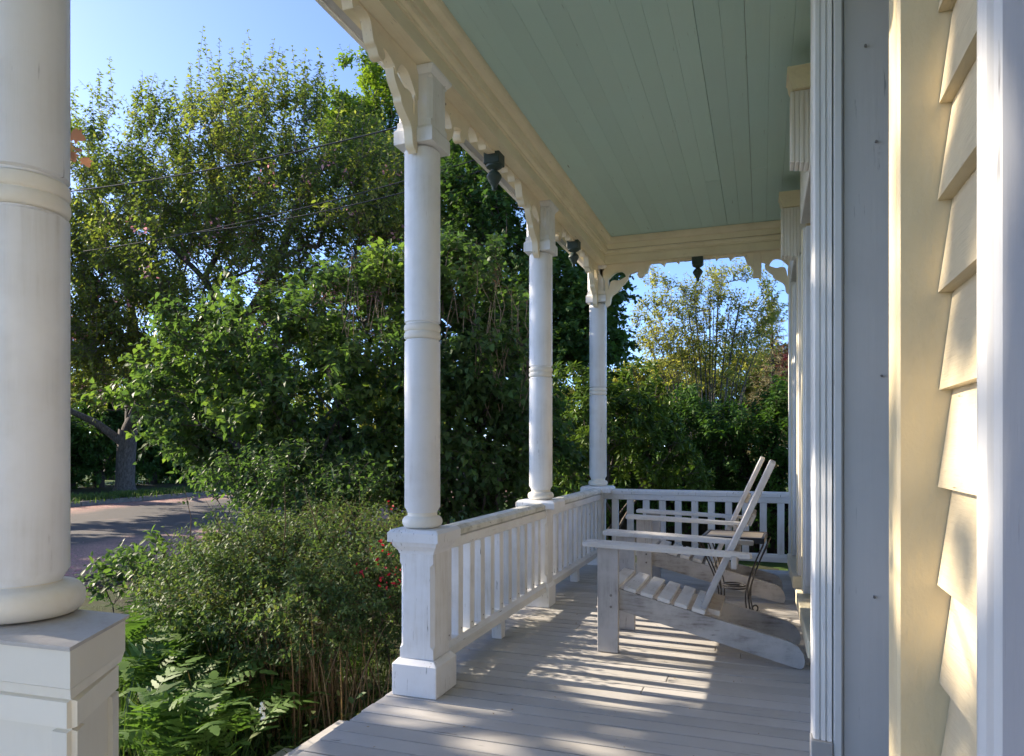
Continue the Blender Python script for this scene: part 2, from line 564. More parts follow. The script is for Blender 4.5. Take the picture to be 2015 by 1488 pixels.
# ------------------------------------------------------------------ porch floor (boards run from house to edge)
CX = -1.43                       # colonnade line
COLS = (1.03, 2.84, 4.63, 6.42)
floor = empty('porch_floor', (0, 0, 0), kind='structure')
rng = random.Random(4)
y = -1.3
fl_mesh = {}
FB = 0.098
row = 0
while y < 6.60:
    w = FB - rng.choice((0.006, 0.008, 0.010))
    cuts = [-1.545]
    if rng.random() < 0.55:
        cuts.append(rng.uniform(-1.1, 0.0))
    cuts.append(0.30)
    for a, b in zip(cuts[:-1], cuts[1:]):
        dz = rng.uniform(-0.0012, 0.0)
        e0 = -1.545 + rng.uniform(-0.006, 0.004) if a == -1.545 else a + 0.0015
        MB().box(e0, b - 0.0015, y, y + w, -0.03, dz, 0.0022).build('floorboard', FLOOR, floor)
    y += FB
    row += 1
sub = MB().box(-1.50, 0.29, -1.3, 6.56, -0.16, -0.033)
sub.build('floor_frame', paint('dark_joists', (0.10, 0.09, 0.08), (0.05, 0.05, 0.04)), floor)
MB().box(-1.525, -1.502, -1.3, 6.58, -0.24, -0.034, 0.003).build('fascia_board', WHITE_H, floor)

# front steps to the garden, in the open bay between first and second column
steps = empty('porch_steps', (-1.9, 1.95, GZ), 'grey painted wooden steps leading from the open porch bay down to the garden', 'steps')
for i, (zt, xa) in enumerate(((-0.17, -1.83), (-0.34, -2.13))):
    MB((-1.9, 1.95, GZ)).box(xa, xa + 0.31, 1.15, 2.79, zt - 0.032, zt, 0.004).build('tread', FLOOR, steps)
    MB((-1.9, 1.95, GZ)).box(xa + 0.285, xa + 0.30, 1.16, 2.78, zt - 0.17 + 0.003, zt - 0.034, 0.002).build('riser', WHITE_H, steps)
for yy in (1.17, 2.74):
    MB((-1.9, 1.95, GZ)).prism([(-2.10, GZ), (-1.55, GZ), (-1.55, -0.21), (-1.80, -0.21), (-1.80, -0.38), (-2.10, -0.38)], yy, yy + 0.035, 'y').build('stringer', WHITE_H, steps)

# ------------------------------------------------------------------ porch ceiling, beams, roof
CZ = 2.95
ceil = empty('porch_ceiling', (0, 0, CZ), kind='structure')
x = -1.30
rng = random.Random(8)
while x < 0.30:
    w = 0.1025
    cuts = [-1.3] + sorted(rng.uniform(-0.8, 5.8) for _ in range(rng.choice((0, 1, 1)))) + [6.26]
    for a, b in zip(cuts[:-1], cuts[1:]):
        g = rng.choice((0.0003, 0.0003, 0.0003, 0.0004, 0.0018))
        MB((0, 0, CZ)).box(x + 0.0002, x + w - g, a + 0.0008, b - 0.0008, CZ + rng.uniform(0, 0.002), CZ + 0.02, 0.0008).build('ceiling_board', CEIL, ceil)
    x += w
rb = MB((0, 0, CZ)).box(-1.6, 0.31, -1.5, 6.62, CZ + 0.024, CZ + 0.14)
rb.build('roof_deck', SOFFIT, ceil)

# beam: stepped inner mouldings over the columns, soffit and fascia outside
BZ = 2.735
fb = empty('porch_beam', (CX, 2.5, BZ), 'long cream moulded beam carried over the row of porch columns', 'beam')
O = (CX, 2.5, BZ)
prof_front = [('crown_moulding', [(-1.262, CZ - 0.001), (-1.265, CZ - 0.022), (-1.272, CZ - 0.034), (-1.288, CZ - 0.046), (-1.300, CZ - 0.050), (-1.312, CZ - 0.050), (-1.312, CZ - 0.001)]),
              ('frieze_board', [(-1.3125, CZ - 0.003), (-1.302, CZ - 0.053), (-1.305, CZ - 0.098), (-1.32, CZ - 0.100), (-1.345, CZ - 0.003)]),
              ('bed_moulding', [(-1.3215, CZ - 0.102), (-1.312, CZ - 0.105), (-1.317, CZ - 0.124), (-1.330, CZ - 0.131), (-1.330, CZ - 0.147), (-1.350, CZ - 0.147), (-1.350, CZ - 0.102)]),
              ('beam_board', [(-1.338, CZ - 0.149), (-1.338, BZ), (-1.50, BZ), (-1.50, CZ - 0.149)])]
for nm, pf in prof_front:
    MB(O).prism(pf, -1.3, 6.40, 'y').build(nm, CREAM, fb)
MB(O).box(-1.575, -1.502, -1.3, 6.60, BZ + 0.045, BZ + 0.075, 0.002).build('soffit', SOFFIT, fb)
MB(O).box(-1.60, -1.577, -1.3, 6.62, BZ + 0.038, CZ + 0.12, 0.003).build('fascia', WHITE_H, fb)
for yy in (3.1, 4.1, 4.95, 5.8, 2.2):
    MB(O).tube([(-1.54, yy, BZ + 0.047), (-1.54, yy, BZ + 0.025), (-1.532, yy, BZ + 0.012), (-1.54, yy, BZ + 0.004), (-1.548, yy, BZ + 0.012)], 0.0025, 6).build('screw_eye', STEEL, fb)

eb = empty('porch_end_beam', (-0.6, 6.42, BZ), 'cream moulded beam across the far end of the porch', 'beam')
O2 = (-0.6, 6.42, BZ)
prof_end = [('crown_moulding', [(6.208, CZ - 0.0015), (6.211, CZ - 0.022), (6.218, CZ - 0.034), (6.234, CZ - 0.046), (6.246, CZ - 0.050), (6.258, CZ - 0.050), (6.258, CZ - 0.0015)]),
            ('frieze_board', [(6.2595, CZ - 0.003), (6.249, CZ - 0.053), (6.252, CZ - 0.098), (6.268, CZ - 0.100), (6.293, CZ - 0.003)]),
            ('bed_moulding', [(6.2695, CZ - 0.102), (6.260, CZ - 0.105), (6.265, CZ - 0.124), (6.278, CZ - 0.131), (6.278, CZ - 0.147), (6.30, CZ - 0.147), (6.30, CZ - 0.102)]),
            ('beam_board', [(6.286, CZ - 0.149), (6.286, BZ + 0.001), (6.45, BZ + 0.001), (6.45, CZ - 0.149)])]
for nm, pf in prof_end:
    MB(O2).prism([(a_, z_ - 0.0013) for a_, z_ in pf], -1.44, 0.26, 'x').build(nm, CREAM_X, eb)
MB(O2).box(-1.49, 0.5, 6.452, 6.58, BZ + 0.045, BZ + 0.074, 0.002).build('soffit', SOFFIT, eb)
MB(O2).box(-1.57, 0.5, 6.582, 6.605, BZ + 0.038, CZ + 0.12, 0.003).build('fascia', WHITE_H, eb)

# ------------------------------------------------------------------ sawn brackets (mm from column face, mm below beam)
FRET_A = [(745, -4), (745, 16), (700, 21), (662, 14), (650, 20), (640, 40), (624, 22), (596, 12), (556, 12), (532, 22), (518, 50), (502, 34), (476, 18), (438, 12),
          (404, 20), (388, 50), (374, 92), (352, 106), (334, 130), (302, 132), (286, 108), (300, 80), (262, 84), (216, 100), (190, 130), (180, 100), (148, 68),
          (98, 72), (62, 98), (32, 128), (4, 150), (3, -4)]
FRET_B = [(3, 142), (30, 142), (33, 226), (50, 158), (84, 142), (120, 148), (160, 134), (212, 110), (206, 146), (180, 176), (152, 200), (146, 222), (106, 252),
          (70, 276), (54, 304), (46, 352), (24, 372), (3, 362)]


def fret_outline(pts, s0, sgn, n=4):
    sm = crom(pts, n)
    return [(s0 + sgn * s / 1000.0, BZ - max(t, 2.0) / 1000.0) for s, t in sm]


def bracket(parent, off, s0, sgn, plane, axis, scale=1.0):
    b = MB(off)
    A = fret_outline([(s * scale, t) for s, t in FRET_A], s0, sgn)
    B = fret_outline(FRET_B, s0, sgn)
    b.prism(A, plane - 0.022, plane + 0.022, axis)
    b.prism(B, plane - 0.019, plane + 0.019, axis)
    # raised scroll bands sawn on the edge
    return b.build('scroll_bracket', FRET, parent)


# ------------------------------------------------------------------ columns
def column(i):
    Y = COLS[i]
    labs = ['nearest white porch column on a panelled cream pedestal at the left edge', 'white turned porch column on a square pedestal beside the open bay',
            'white porch column between the two front railing sections', 'corner porch column where the front and end railings meet']
    root = empty('porch_column', (CX, Y, 0), labs[i], 'column', 'turned porch columns along the open side')
    off = (CX, Y, 0)
    r = 0.0795 if i else 0.084
    zb, zt = 0.72, 2.40
    if i == 0:
        zb = 0.735
    sh = [(r - 0.012, zb + 0.072), (r - 0.004, zb + 0.088), (r, zb + 0.10), (r, 1.55), (r - 0.001, 1.5515)]
    m0 = MB(off).lathe([(r - 0.013, zb + 0.0705), (r - 0.010, zb + 0.078), (r, zb + 0.094), (r, 1.549), (r - 0.008, 1.553), (r - 0.008, 1.557)], CX, Y, 40)
    m0.build('lower_shaft', SHAFT, root, True)
    bd = [(r - 0.009, 1.5575)]
    for k in range(2):
        z0 = 1.558 + k * 0.033
        for a in range(9):
            t = math.pi * a / 8
            bd.append((r - 0.004 + 0.006 * math.sin(t), z0 + 0.0165 - 0.0155 * math.cos(t)))
    bd.append((r - 0.009, 1.6245))
    MB(off).lathe(bd, CX, Y, 40).build('bead_ring', BEAD, root, True)
    MB(off).lathe([(r - 0.008, 1.625), (r - 0.008, 1.63), (r, 1.634), (r, zt - 0.012), (r - 0.012, zt)], CX, Y, 40).build('upper_shaft', SHAFT, root, True)
    # base torus and neck
    rr = r + 0.008 if i else r + 0.027
    tb = []
    h = 0.052 if i else 0.062
    for a in range(11):
        t = math.pi * a / 10 - math.pi / 2
        tb.append((rr - 0.022 + 0.024 * math.cos(t), zb + 0.003 + h / 2 + h / 2 * math.sin(t)))
    tb.append((r - 0.014, zb + h + 0.006)); tb.append((r - 0.014, zb + 0.0700))
    MB(off).lathe(tb, CX, Y, 40).build('base_torus', BEAD, root, True)
    # square upper block with flared foot and stop chamfers
    hb = 0.090
    blk = MB(off).stack([(CX, Y, hb + 0.003, hb + 0.003, zt + 0.004, 0.001), (CX, Y, hb + 0.003, hb + 0.003, zt + 0.062, 0.001),
                         (CX, Y, hb - 0.008, hb - 0.008, zt + 0.078, 0.001), (CX, Y, hb - 0.008, hb - 0.008, zt + 0.100, 0.001),
                         (CX, Y, hb - 0.008, hb - 0.008, zt + 0.108, 0.020), (CX, Y, hb - 0.008, hb - 0.008, zt + 0.285, 0.020),
                         (CX, Y, hb - 0.008, hb - 0.008, zt + 0.295, 0.001), (CX, Y, hb - 0.008, hb - 0.008, zt + 0.300, 0.001)])
    blk.build('square_block', WHITE, root)
    cp = MB(off).stack([(CX, Y, hb - 0.006, hb - 0.006, zt + 0.301, 0.001), (CX, Y, hb + 0.006, hb + 0.006, zt + 0.316, 0.001), (CX, Y, hb + 0.009, hb + 0.009, zt + 0.322, 0.001),
                        (CX, Y, hb + 0.009, hb + 0.009, BZ - 0.003, 0.001)])
    cp.build('block_cap', WHITE, root)
    # pedestal
    if i == 0:
        # skewed panelled newel pedestal with a metal flashing top
        def ring(e, z):
            c = np.array([(-1.72, 0.868), (-1.130, 0.898), (-1.236, 1.105), (-1.80, 1.105)])
            m = c.mean(0)
            out = []
            for p in c:
                d = (p - m)
                out.append((p[0] + np.sign(d[0]) * e, p[1] + np.sign(d[1]) * e, z))
            return out

        def skin(rings, mat, name):
            b = MB(off)
            vs = [p for rg in rings for p in rg]
            fs = []
            for k in range(len(rings) - 1):
                for q in range(4):
                    fs.append((k * 4 + q, k * 4 + (q + 1) % 4, k * 4 + 4 + (q + 1) % 4, k * 4 + 4 + q))
            fs += [(3, 2, 1, 0), tuple(range(len(vs) - 4, len(vs)))]
            b.add(vs, fs)
            return b.build(name, mat, root)
        skin([ring(0.004, 0.727), ring(0.006, 0.733), ring(0.006, 0.7345)], FLASH, 'flashing_top')
        skin([ring(0.0, 0.66), ring(0.0, 0.727)], PEDESTAL_OLD, 'pedestal_cornice')
        skin([ring(-0.012, 0.638), ring(-0.005, 0.640), ring(-0.003, 0.650), ring(-0.001, 0.659)], PEDESTAL_OLD, 'pedestal_moulding')
        skin([ring(-0.014, -0.45), ring(-0.014, 0.637)], PEDESTAL_OLD, 'pedestal_body')
        # frame around sunk panels on the two visible sides
        a0, a1, a2 = np.array((-1.72, 0.882)), np.array((-1.144, 0.912)), np.array((-1.250, 1.091))

        def face_frame(p, q, nrm, zs):
            d = q - p
            ln = np.linalg.norm(d); d = d / ln
            n = np.array(nrm); n = n / np.linalg.norm(n)
            for (s0, s1, z0, z1) in zs(ln):
                P = [p + d * s0, p + d * s1]
                vs = []
                for zz, e in ((z0, 0.0005), (z1, 0.0005)):
                    pass
                A, B = P[0] - n * 0.002, P[1] - n * 0.002
                A2, B2 = P[0] + n * 0.009, P[1] + n * 0.009
                vs = [(*A, z0), (*B, z0), (*B, z1), (*A, z1), (*A2, z0 + .003), (*B2, z0 + .003), (*B2, z1 - .003), (*A2, z1 - .003)]
                MB(off).add(vs, [(3, 2, 1, 0), (4, 5, 6, 7), (0, 1, 5, 4), (1, 2, 6, 5), (2, 3, 7, 6), (3, 0, 4, 7)]).build('panel_frame', PEDESTAL_OLD, root)
        fr = lambda ln: [(0.001, ln - 0.001, 0.585, 0.636), (0.001, 0.035, -0.4, 0.583), (ln - 0.035, ln - 0.001, -0.4, 0.583)]
        face_frame(a0, a1, (0.05, -1), fr)
        face_frame(a1, a2, (0.9, 0.43), fr)
    else:
        ox = 0.012 if i == 1 else 0.0
        cx = CX + ox
        hc = 0.122 if i == 1 else 0.135
        hbse = 0.107 if i == 1 else 0.082
        hd = 0.081 if i == 1 else 0.064
        MB(off).stack([(cx, Y, hc, hc, 0.668, 0.002), (cx, Y, hc, hc, 0.708, 0.002), (cx, Y, hc - 0.012, hc - 0.012, 0.7215, 0.004)]).build('cap_slab', WHITE_OLD, root)
        if i == 1:
            MB(off).stack([(cx, Y, hd + 0.002, hd + 0.002, 0.615, 0.001), (cx, Y, hd + 0.006, hd + 0.006, 0.628, 0.001), (cx, Y, hc - 0.018, hc - 0.018, 0.650, 0.001),
                           (cx, Y, hc - 0.014, hc - 0.014, 0.6665, 0.001)]).build('cap_moulding', WHITE, root)
        ztop = 0.6145 if i == 1 else 0.667
        MB(off).stack([(cx, Y, hd, hd, 0.158, 0.001), (cx, Y, hd, hd, 0.20, 0.001), (cx, Y, hd, hd, 0.215, 0.016), (cx, Y, hd, hd, 0.56, 0.016), (cx, Y, hd, hd, 0.575, 0.001),
                       (cx, Y, hd, hd, ztop, 0.001)]).build('pedestal_die', WHITE, root)
        MB(off).stack([(cx, Y, hbse, hbse, 0.002, 0.003), (cx, Y, hbse, hbse, 0.135, 0.003), (cx, Y, hd + 0.006, hd + 0.006, 0.1565, 0.002)]).build('pedestal_base', WHITE_OLD, root)
    # fretwork brackets either side
    if i > 0:
        bracket(root, off, Y - 0.083, -1, CX, 'x')
    if i < 3:
        bracket(root, off, Y + 0.083, 1, CX, 'x')
    if i == 3:
        bracket(root, off, CX + 0.083, 1, Y - 0.06, 'y', 1.02)
    return root


for i in range(4):
    column(i)
# far bracket against the house wall, and short drop post beside it
bracket(eb, O2, 0.235, -1, 6.36, 'y', 0.95)
MB(O2).box(-0.075, -0.005, 6.335, 6.405, BZ - 0.21, BZ - 0.001, 0.004).build('drop_post', FRET, eb)

# pendants
def pendant(x, y, label):
    root = empty('drop_pendant', (x, y, BZ), label, 'pendant', 'dark green pendants under the porch beams')
    off = (x, y, BZ)
    MB(off).box(x - 0.047, x + 0.047, y - 0.047, y + 0.047, BZ - 0.062, BZ + 0.035, 0.004).build('square_block', GREENP, root)
    z = BZ - 0.0625
    pr = [(0.047, z), (0.045, z - 0.010), (0.032, z - 0.018), (0.020, z - 0.024), (0.018, z - 0.030), (0.030, z - 0.040), (0.041, z - 0.055), (0.044, z - 0.066),
          (0.040, z - 0.074), (0.038, z - 0.077), (0.036, z - 0.082), (0.030, z - 0.090), (0.029, z - 0.094), (0.024, z - 0.102), (0.018, z - 0.112), (0.013, z - 0.122), (0.013, z - 0.134), (0.010, z - 0.142), (0.003, z - 0.145)]
    MB(off).lathe(pr[::-1], x, y, 24).build('turned_drop', GREENP, root, True)


pendant(CX, (COLS[1] + COLS[2]) / 2, 'dark green turned pendant hanging midway between the first two full columns')
pendant(CX, (COLS[2] + COLS[3]) / 2, 'dark green turned pendant hanging nearest the far corner column')
pendant(-0.53, 6.36, 'dark green turned pendant hanging under the far end beam against the sky')

# ------------------------------------------------------------------ railings
def railing(name, label, p0, p1, n, horizontal_axis, cxy, h0=0.66):
    a, b = p0, p1
    c = cxy
    mid = (a + b) / 2
    off = (c, mid, 0) if horizontal_axis == 'y' else (mid, c, 0)
    root = empty(name, off, label, 'railing', 'white porch railing sections')

    def bx(w, t0, t1, z0, z1, bv, dx=0.0):
        m = MB(off)
        if horizontal_axis == 'y':
            return m.box(c + dx - w / 2, c + dx + w / 2, t0, t1, z0, z1, bv)
        return m.box(t0, t1, c + dx - w / 2, c + dx + w / 2, z0, z1, bv)
    m = MB(off)
    pf = [(-0.050, 0.664), (0.050, 0.664), (0.052, 0.690), (0.030, 0.706), (-0.030, 0.706), (-0.052, 0.690)]
    if horizontal_axis == 'y':
        m.prism([(c + u, z) for u, z in pf], a, b, 'y')
    else:
        m.prism([(c + u, z - 0.008) for u, z in pf], a, b, 'x')
    m.build('top_rail', LICHEN if horizontal_axis == 'y' else WHITE_OLD, root)
    bx(0.074, a, b, 0.604, 0.654, 0.004).build('rail_moulding', WHITE_H, root)
    m = MB(off)
    pf = [(-0.042, 0.105), (0.042, 0.105), (0.042, 0.146), (0.022, 0.168), (-0.022, 0.168), (-0.042, 0.146)]
    if horizontal_axis == 'y':
        m.prism([(c + u, z) for u, z in pf], a, b, 'y')
    else:
        m.prism([(c + u, z) for u, z in pf], a, b, 'x')
    m.build('bottom_rail', WHITE_H, root)
    bx(0.06, mid - 0.03, mid + 0.03, 0.001, 0.1045, 0.003).build('support_block', WHITE_OLD, root)
    pitch = (b - a) / (n + 0.35)
    proto = None
    rg = random.Random(hash(name) % 1000 + n)
    for k in range(n):
        t = a + pitch * (k + 0.675)
        if proto is None:
            if horizontal_axis == 'y':
                proto = MB((0, 0, 0)).box(-0.022, 0.022, -0.027, 0.027, 0.160, 0.6035, 0.0025).mesh('baluster', WHITE)
            else:
                proto = MB((0, 0, 0)).box(-0.028, 0.028, -0.022, 0.022, 0.160, 0.6035, 0.0025).mesh('baluster', WHITE)
            nail = MB((0, 0, 0)).lathe([(0.004, -0.001), (0.004, 0.0015)], 0, 0, 8).mesh('nail', STEEL)
        loc = (0, t - mid, 0) if horizontal_axis == 'y' else (t - mid, 0, 0)
        bo = link_mesh('baluster', proto, root, (loc[0] + rg.uniform(-.002, .002), loc[1] + rg.uniform(-.003, .003), 0))
        bo.rotation_euler = (rg.uniform(-.004, .004), rg.uniform(-.004, .004), rg.uniform(-.03, .03))
        if horizontal_axis == 'y':
            no = link_mesh('nail', nail, bo, (0.022, rg.uniform(-.008, .008), 0.195))
            no.rotation_euler = (0, rad(90), 0)
    return root


railing('porch_railing', 'front white baluster railing nearer the viewer, lichen on its top rail', COLS[1] + 0.094, COLS[2] - 0.064, 11, 'y', CX + 0.02)
railing('porch_railing', 'front white baluster railing farther along, running up to the corner column', COLS[2] + 0.064, COLS[3] - 0.064, 11, 'y', CX + 0.01)
railing('porch_railing', 'white baluster railing closing the far end of the porch behind the chairs', CX + 0.064, 0.245, 11, 'x', 6.42)
MB((0, 0, 0))

# ------------------------------------------------------------------ the house wall
WX = 0.26       # clapboard face
house = empty('house', (0.4, 2.5, 0), 'yellow clapboard house wall with grey white door and window casings along the porch', 'house')
HO = (0.4, 2.5, 0)
core = MB(HO)
for (ya, yb) in ((-3.0, 1.30), (2.47, 3.52), (4.70, 5.22), (6.30, 6.60)):
    core.box(0.285, 0.60, ya, yb, -0.5, 5.5)
core.box(0.285, 0.60, 1.302, 2.468, 2.62, 5.5)
for ya, yb in ((3.522, 4.698), (5.222, 6.298)):
    core.box(0.285, 0.60, ya, yb, 2.40, 5.5)
    core.box(0.285, 0.60, ya, yb, -0.5, 0.12)
core.box(0.602, 8.0, -3.0, 6.6, -0.5, 5.5)
wall = core.build('wall', CLAP, house)
EXPO = 0.146
for (ya, yb, tall) in ((0.776, 1.254, 1), (2.56, 3.50, 1), (4.72, 5.20, 1), (6.52, 6.62, 1)):
    z = -0.02
    r2 = random.Random(int(ya * 100))
    while z < CZ - 0.02:
        j = r2.uniform(-0.003, 0.002)
        ex = EXPO + r2.uniform(-0.007, 0.007)
        zt = min(z + ex + 0.02, CZ)
        MB(HO).prism([(WX - 0.001 + j, z), (WX + 0.0225, z), (WX + 0.0225, zt), (WX + 0.0195, zt)], ya, yb, 'y').build('clapboard', CLAP, wall)
        z += ex
MB(HO).box(-1.62, 8.0, -3.0, 6.62, 3.12, 3.2).build('roof', SOFFIT, house)

# doorway: near casing, dark recess, far jamb and fluted casing
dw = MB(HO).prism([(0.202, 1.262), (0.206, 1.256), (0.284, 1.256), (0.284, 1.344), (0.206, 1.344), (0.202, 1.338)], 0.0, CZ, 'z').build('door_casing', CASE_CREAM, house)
MB(HO).prism([(0.284, 0.702), (0.284, 0.776), (0.195, 0.776), (0.190, 0.771), (0.1885, 0.760), (0.1925, 0.750), (0.1925, 0.744), (0.189, 0.734), (0.189, 0.716), (0.192, 0.709), (0.197, 0.702)], 0.0, CZ, 'z').build('door_casing', GREYT, house)
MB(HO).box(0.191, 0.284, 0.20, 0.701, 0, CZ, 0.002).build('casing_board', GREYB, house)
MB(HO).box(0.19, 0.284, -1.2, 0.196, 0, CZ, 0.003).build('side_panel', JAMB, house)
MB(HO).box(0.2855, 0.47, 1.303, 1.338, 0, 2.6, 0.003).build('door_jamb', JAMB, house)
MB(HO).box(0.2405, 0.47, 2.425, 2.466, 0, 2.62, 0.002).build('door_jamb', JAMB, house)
MB(HO).box(0.286, 0.47, 1.34, 2.42, 2.56, 2.60, 0.002).build('door_head', JAMB, house)
dr = MB(HO).box(0.44, 0.48, 1.34, 2.42, 0.02, 2.555, 0.003).build('door', DOOR, house)
for (ya, yb, za, zb_) in ((1.42, 1.84, 0.25, 1.1), (1.92, 2.34, 0.25, 1.1), (1.42, 1.84, 1.25, 2.35), (1.92, 2.34, 1.25, 2.35)):
    MB(HO).box(0.432, 0.439, ya, yb, za, zb_, 0.003).build('door_panel', DOOR, dr)
# fluted far casing: plan outline pulled straight up
fl = [(0.152, 2.445), (0.153, 2.430), (0.158, 2.423), (0.170, 2.421), (0.1715, 2.426), (0.174, 2.426), (0.1755, 2.420), (0.187, 2.417), (0.189, 2.423), (0.192, 2.423), (0.1935, 2.416), (0.205, 2.413), (0.2075, 2.421),
      (0.2085, 2.470), (0.152, 2.470)]
cas = MB(HO).prism(fl, 0.158, CZ, 'z').build('fluted_casing', TRIM, house)
MB(HO).prism([(0.2095, 2.418), (0.214, 2.412), (0.232, 2.411), (0.2365, 2.416), (0.2395, 2.424), (0.2395, 2.470), (0.2095, 2.470)], 0.02, CZ, 'z').build('casing_bead', TRIM, house)
MB(HO).box(0.145, 0.209, 2.408, 2.475, 0.001, 0.157, 0.003).build('plinth', FLOOR, house)
MB(HO).box(0.152, 0.284, 2.472, 2.555, 0.0, CZ, 0.003).build('casing_return', TRIM, house)
for (xx, zz) in ((0.33, 2.02), (0.325, 0.62), (0.30, 2.32), (0.345, 1.3)):
    nl = MB(HO).tube([(xx, 2.427, zz), (xx, 2.414, zz - 0.002)], [0.003, 0.004], 8).build('nail', STEEL, house)


def window(y0, y1, con):
    g = empty('window', (0.26, (y0 + y1) / 2, 1.2), parent=house)
    g.location = (0.26 - HO[0], (y0 + y1) / 2 - HO[1], 1.2 - HO[2])
    off = (0.26, (y0 + y1) / 2, 1.2)
    for (ya, yb) in ((y0, y0 + 0.115), (y1 - 0.115, y1)):
        MB(off).prism([(0.232, ya + 0.004), (0.236, ya), (0.284, ya), (0.284, yb), (0.236, yb), (0.232, yb - 0.004)], 0.20, 2.40, 'z').build('casing', TRIM, g)
        MB(off).box(0.224, 0.2315, ya + 0.02, ya + 0.04, 0.21, 2.395, 0.002).build('casing_bead', CREAM, g)
        # console: fluted block with cream crown at the head
        if ya > y0:
            continue
        b = MB(off)
        for k in range(6):
            xa = 0.124 + k * 0.0205
            b.box(xa, xa + 0.0185, ya - 0.002 + 0.002 * (k % 2), yb + 0.002, 2.402 - 0.004 * k, 2.73, 0.004)
        b.box(0.126, 0.284, ya + 0.006, yb, 2.41, 2.732, 0.002)
        b.build('console', TRIM, g)
        MB(off).prism([(0.134, 2.733), (0.262, 2.733), (0.262, 2.84), (0.110, 2.84), (0.108, 2.812), (0.114, 2.806), (0.118, 2.78), (0.128, 2.756)], ya - 0.014, yb + 0.014, 'y').build('crown', CREAM, g)
    MB(off).box(0.215, 0.284, y0 + 0.117, y1 - 0.117, 2.42, 2.73, 0.004).build('head_board', TRIM, g)
    MB(off).box(0.245, 0.30, y0 + 0.116, y0 + 0.15, 0.25, 2.398, 0.002).build('sash_frame', WHITE, g)
    MB(off).box(0.245, 0.30, y1 - 0.15, y1 - 0.116, 0.25, 2.398, 0.002).build('sash_frame', WHITE, g)
    MB(off).box(0.29, 0.30, y0 + 0.15, y1 - 0.15, 0.25, 2.398).build('pane', GLASS, g)
    MB(off).box(0.196, 0.284, y0 - 0.03, y1 + 0.03, 0.115, 0.196, 0.004).build('sill', CREAM, g)
    MB(off).box(0.225, 0.284, y0, y1, 0.01, 0.113, 0.003).build('apron', TRIM, g)


window(3.52, 4.70, True)
window(5.22, 6.28, True)
MB(HO).box(0.212, 0.284, 6.30, 6.515, 0.002, CZ, 0.003).build('corner_board', TRIM, house)
MB(HO).box(0.232, 0.258, 2.56, 3.48, 0.003, 0.10, 0.003).build('baseboard', TRIM, house)
MB(HO).box(0.232, 0.258, 4.74, 5.18, 0.003, 0.10, 0.003).build('baseboard', TRIM, house)

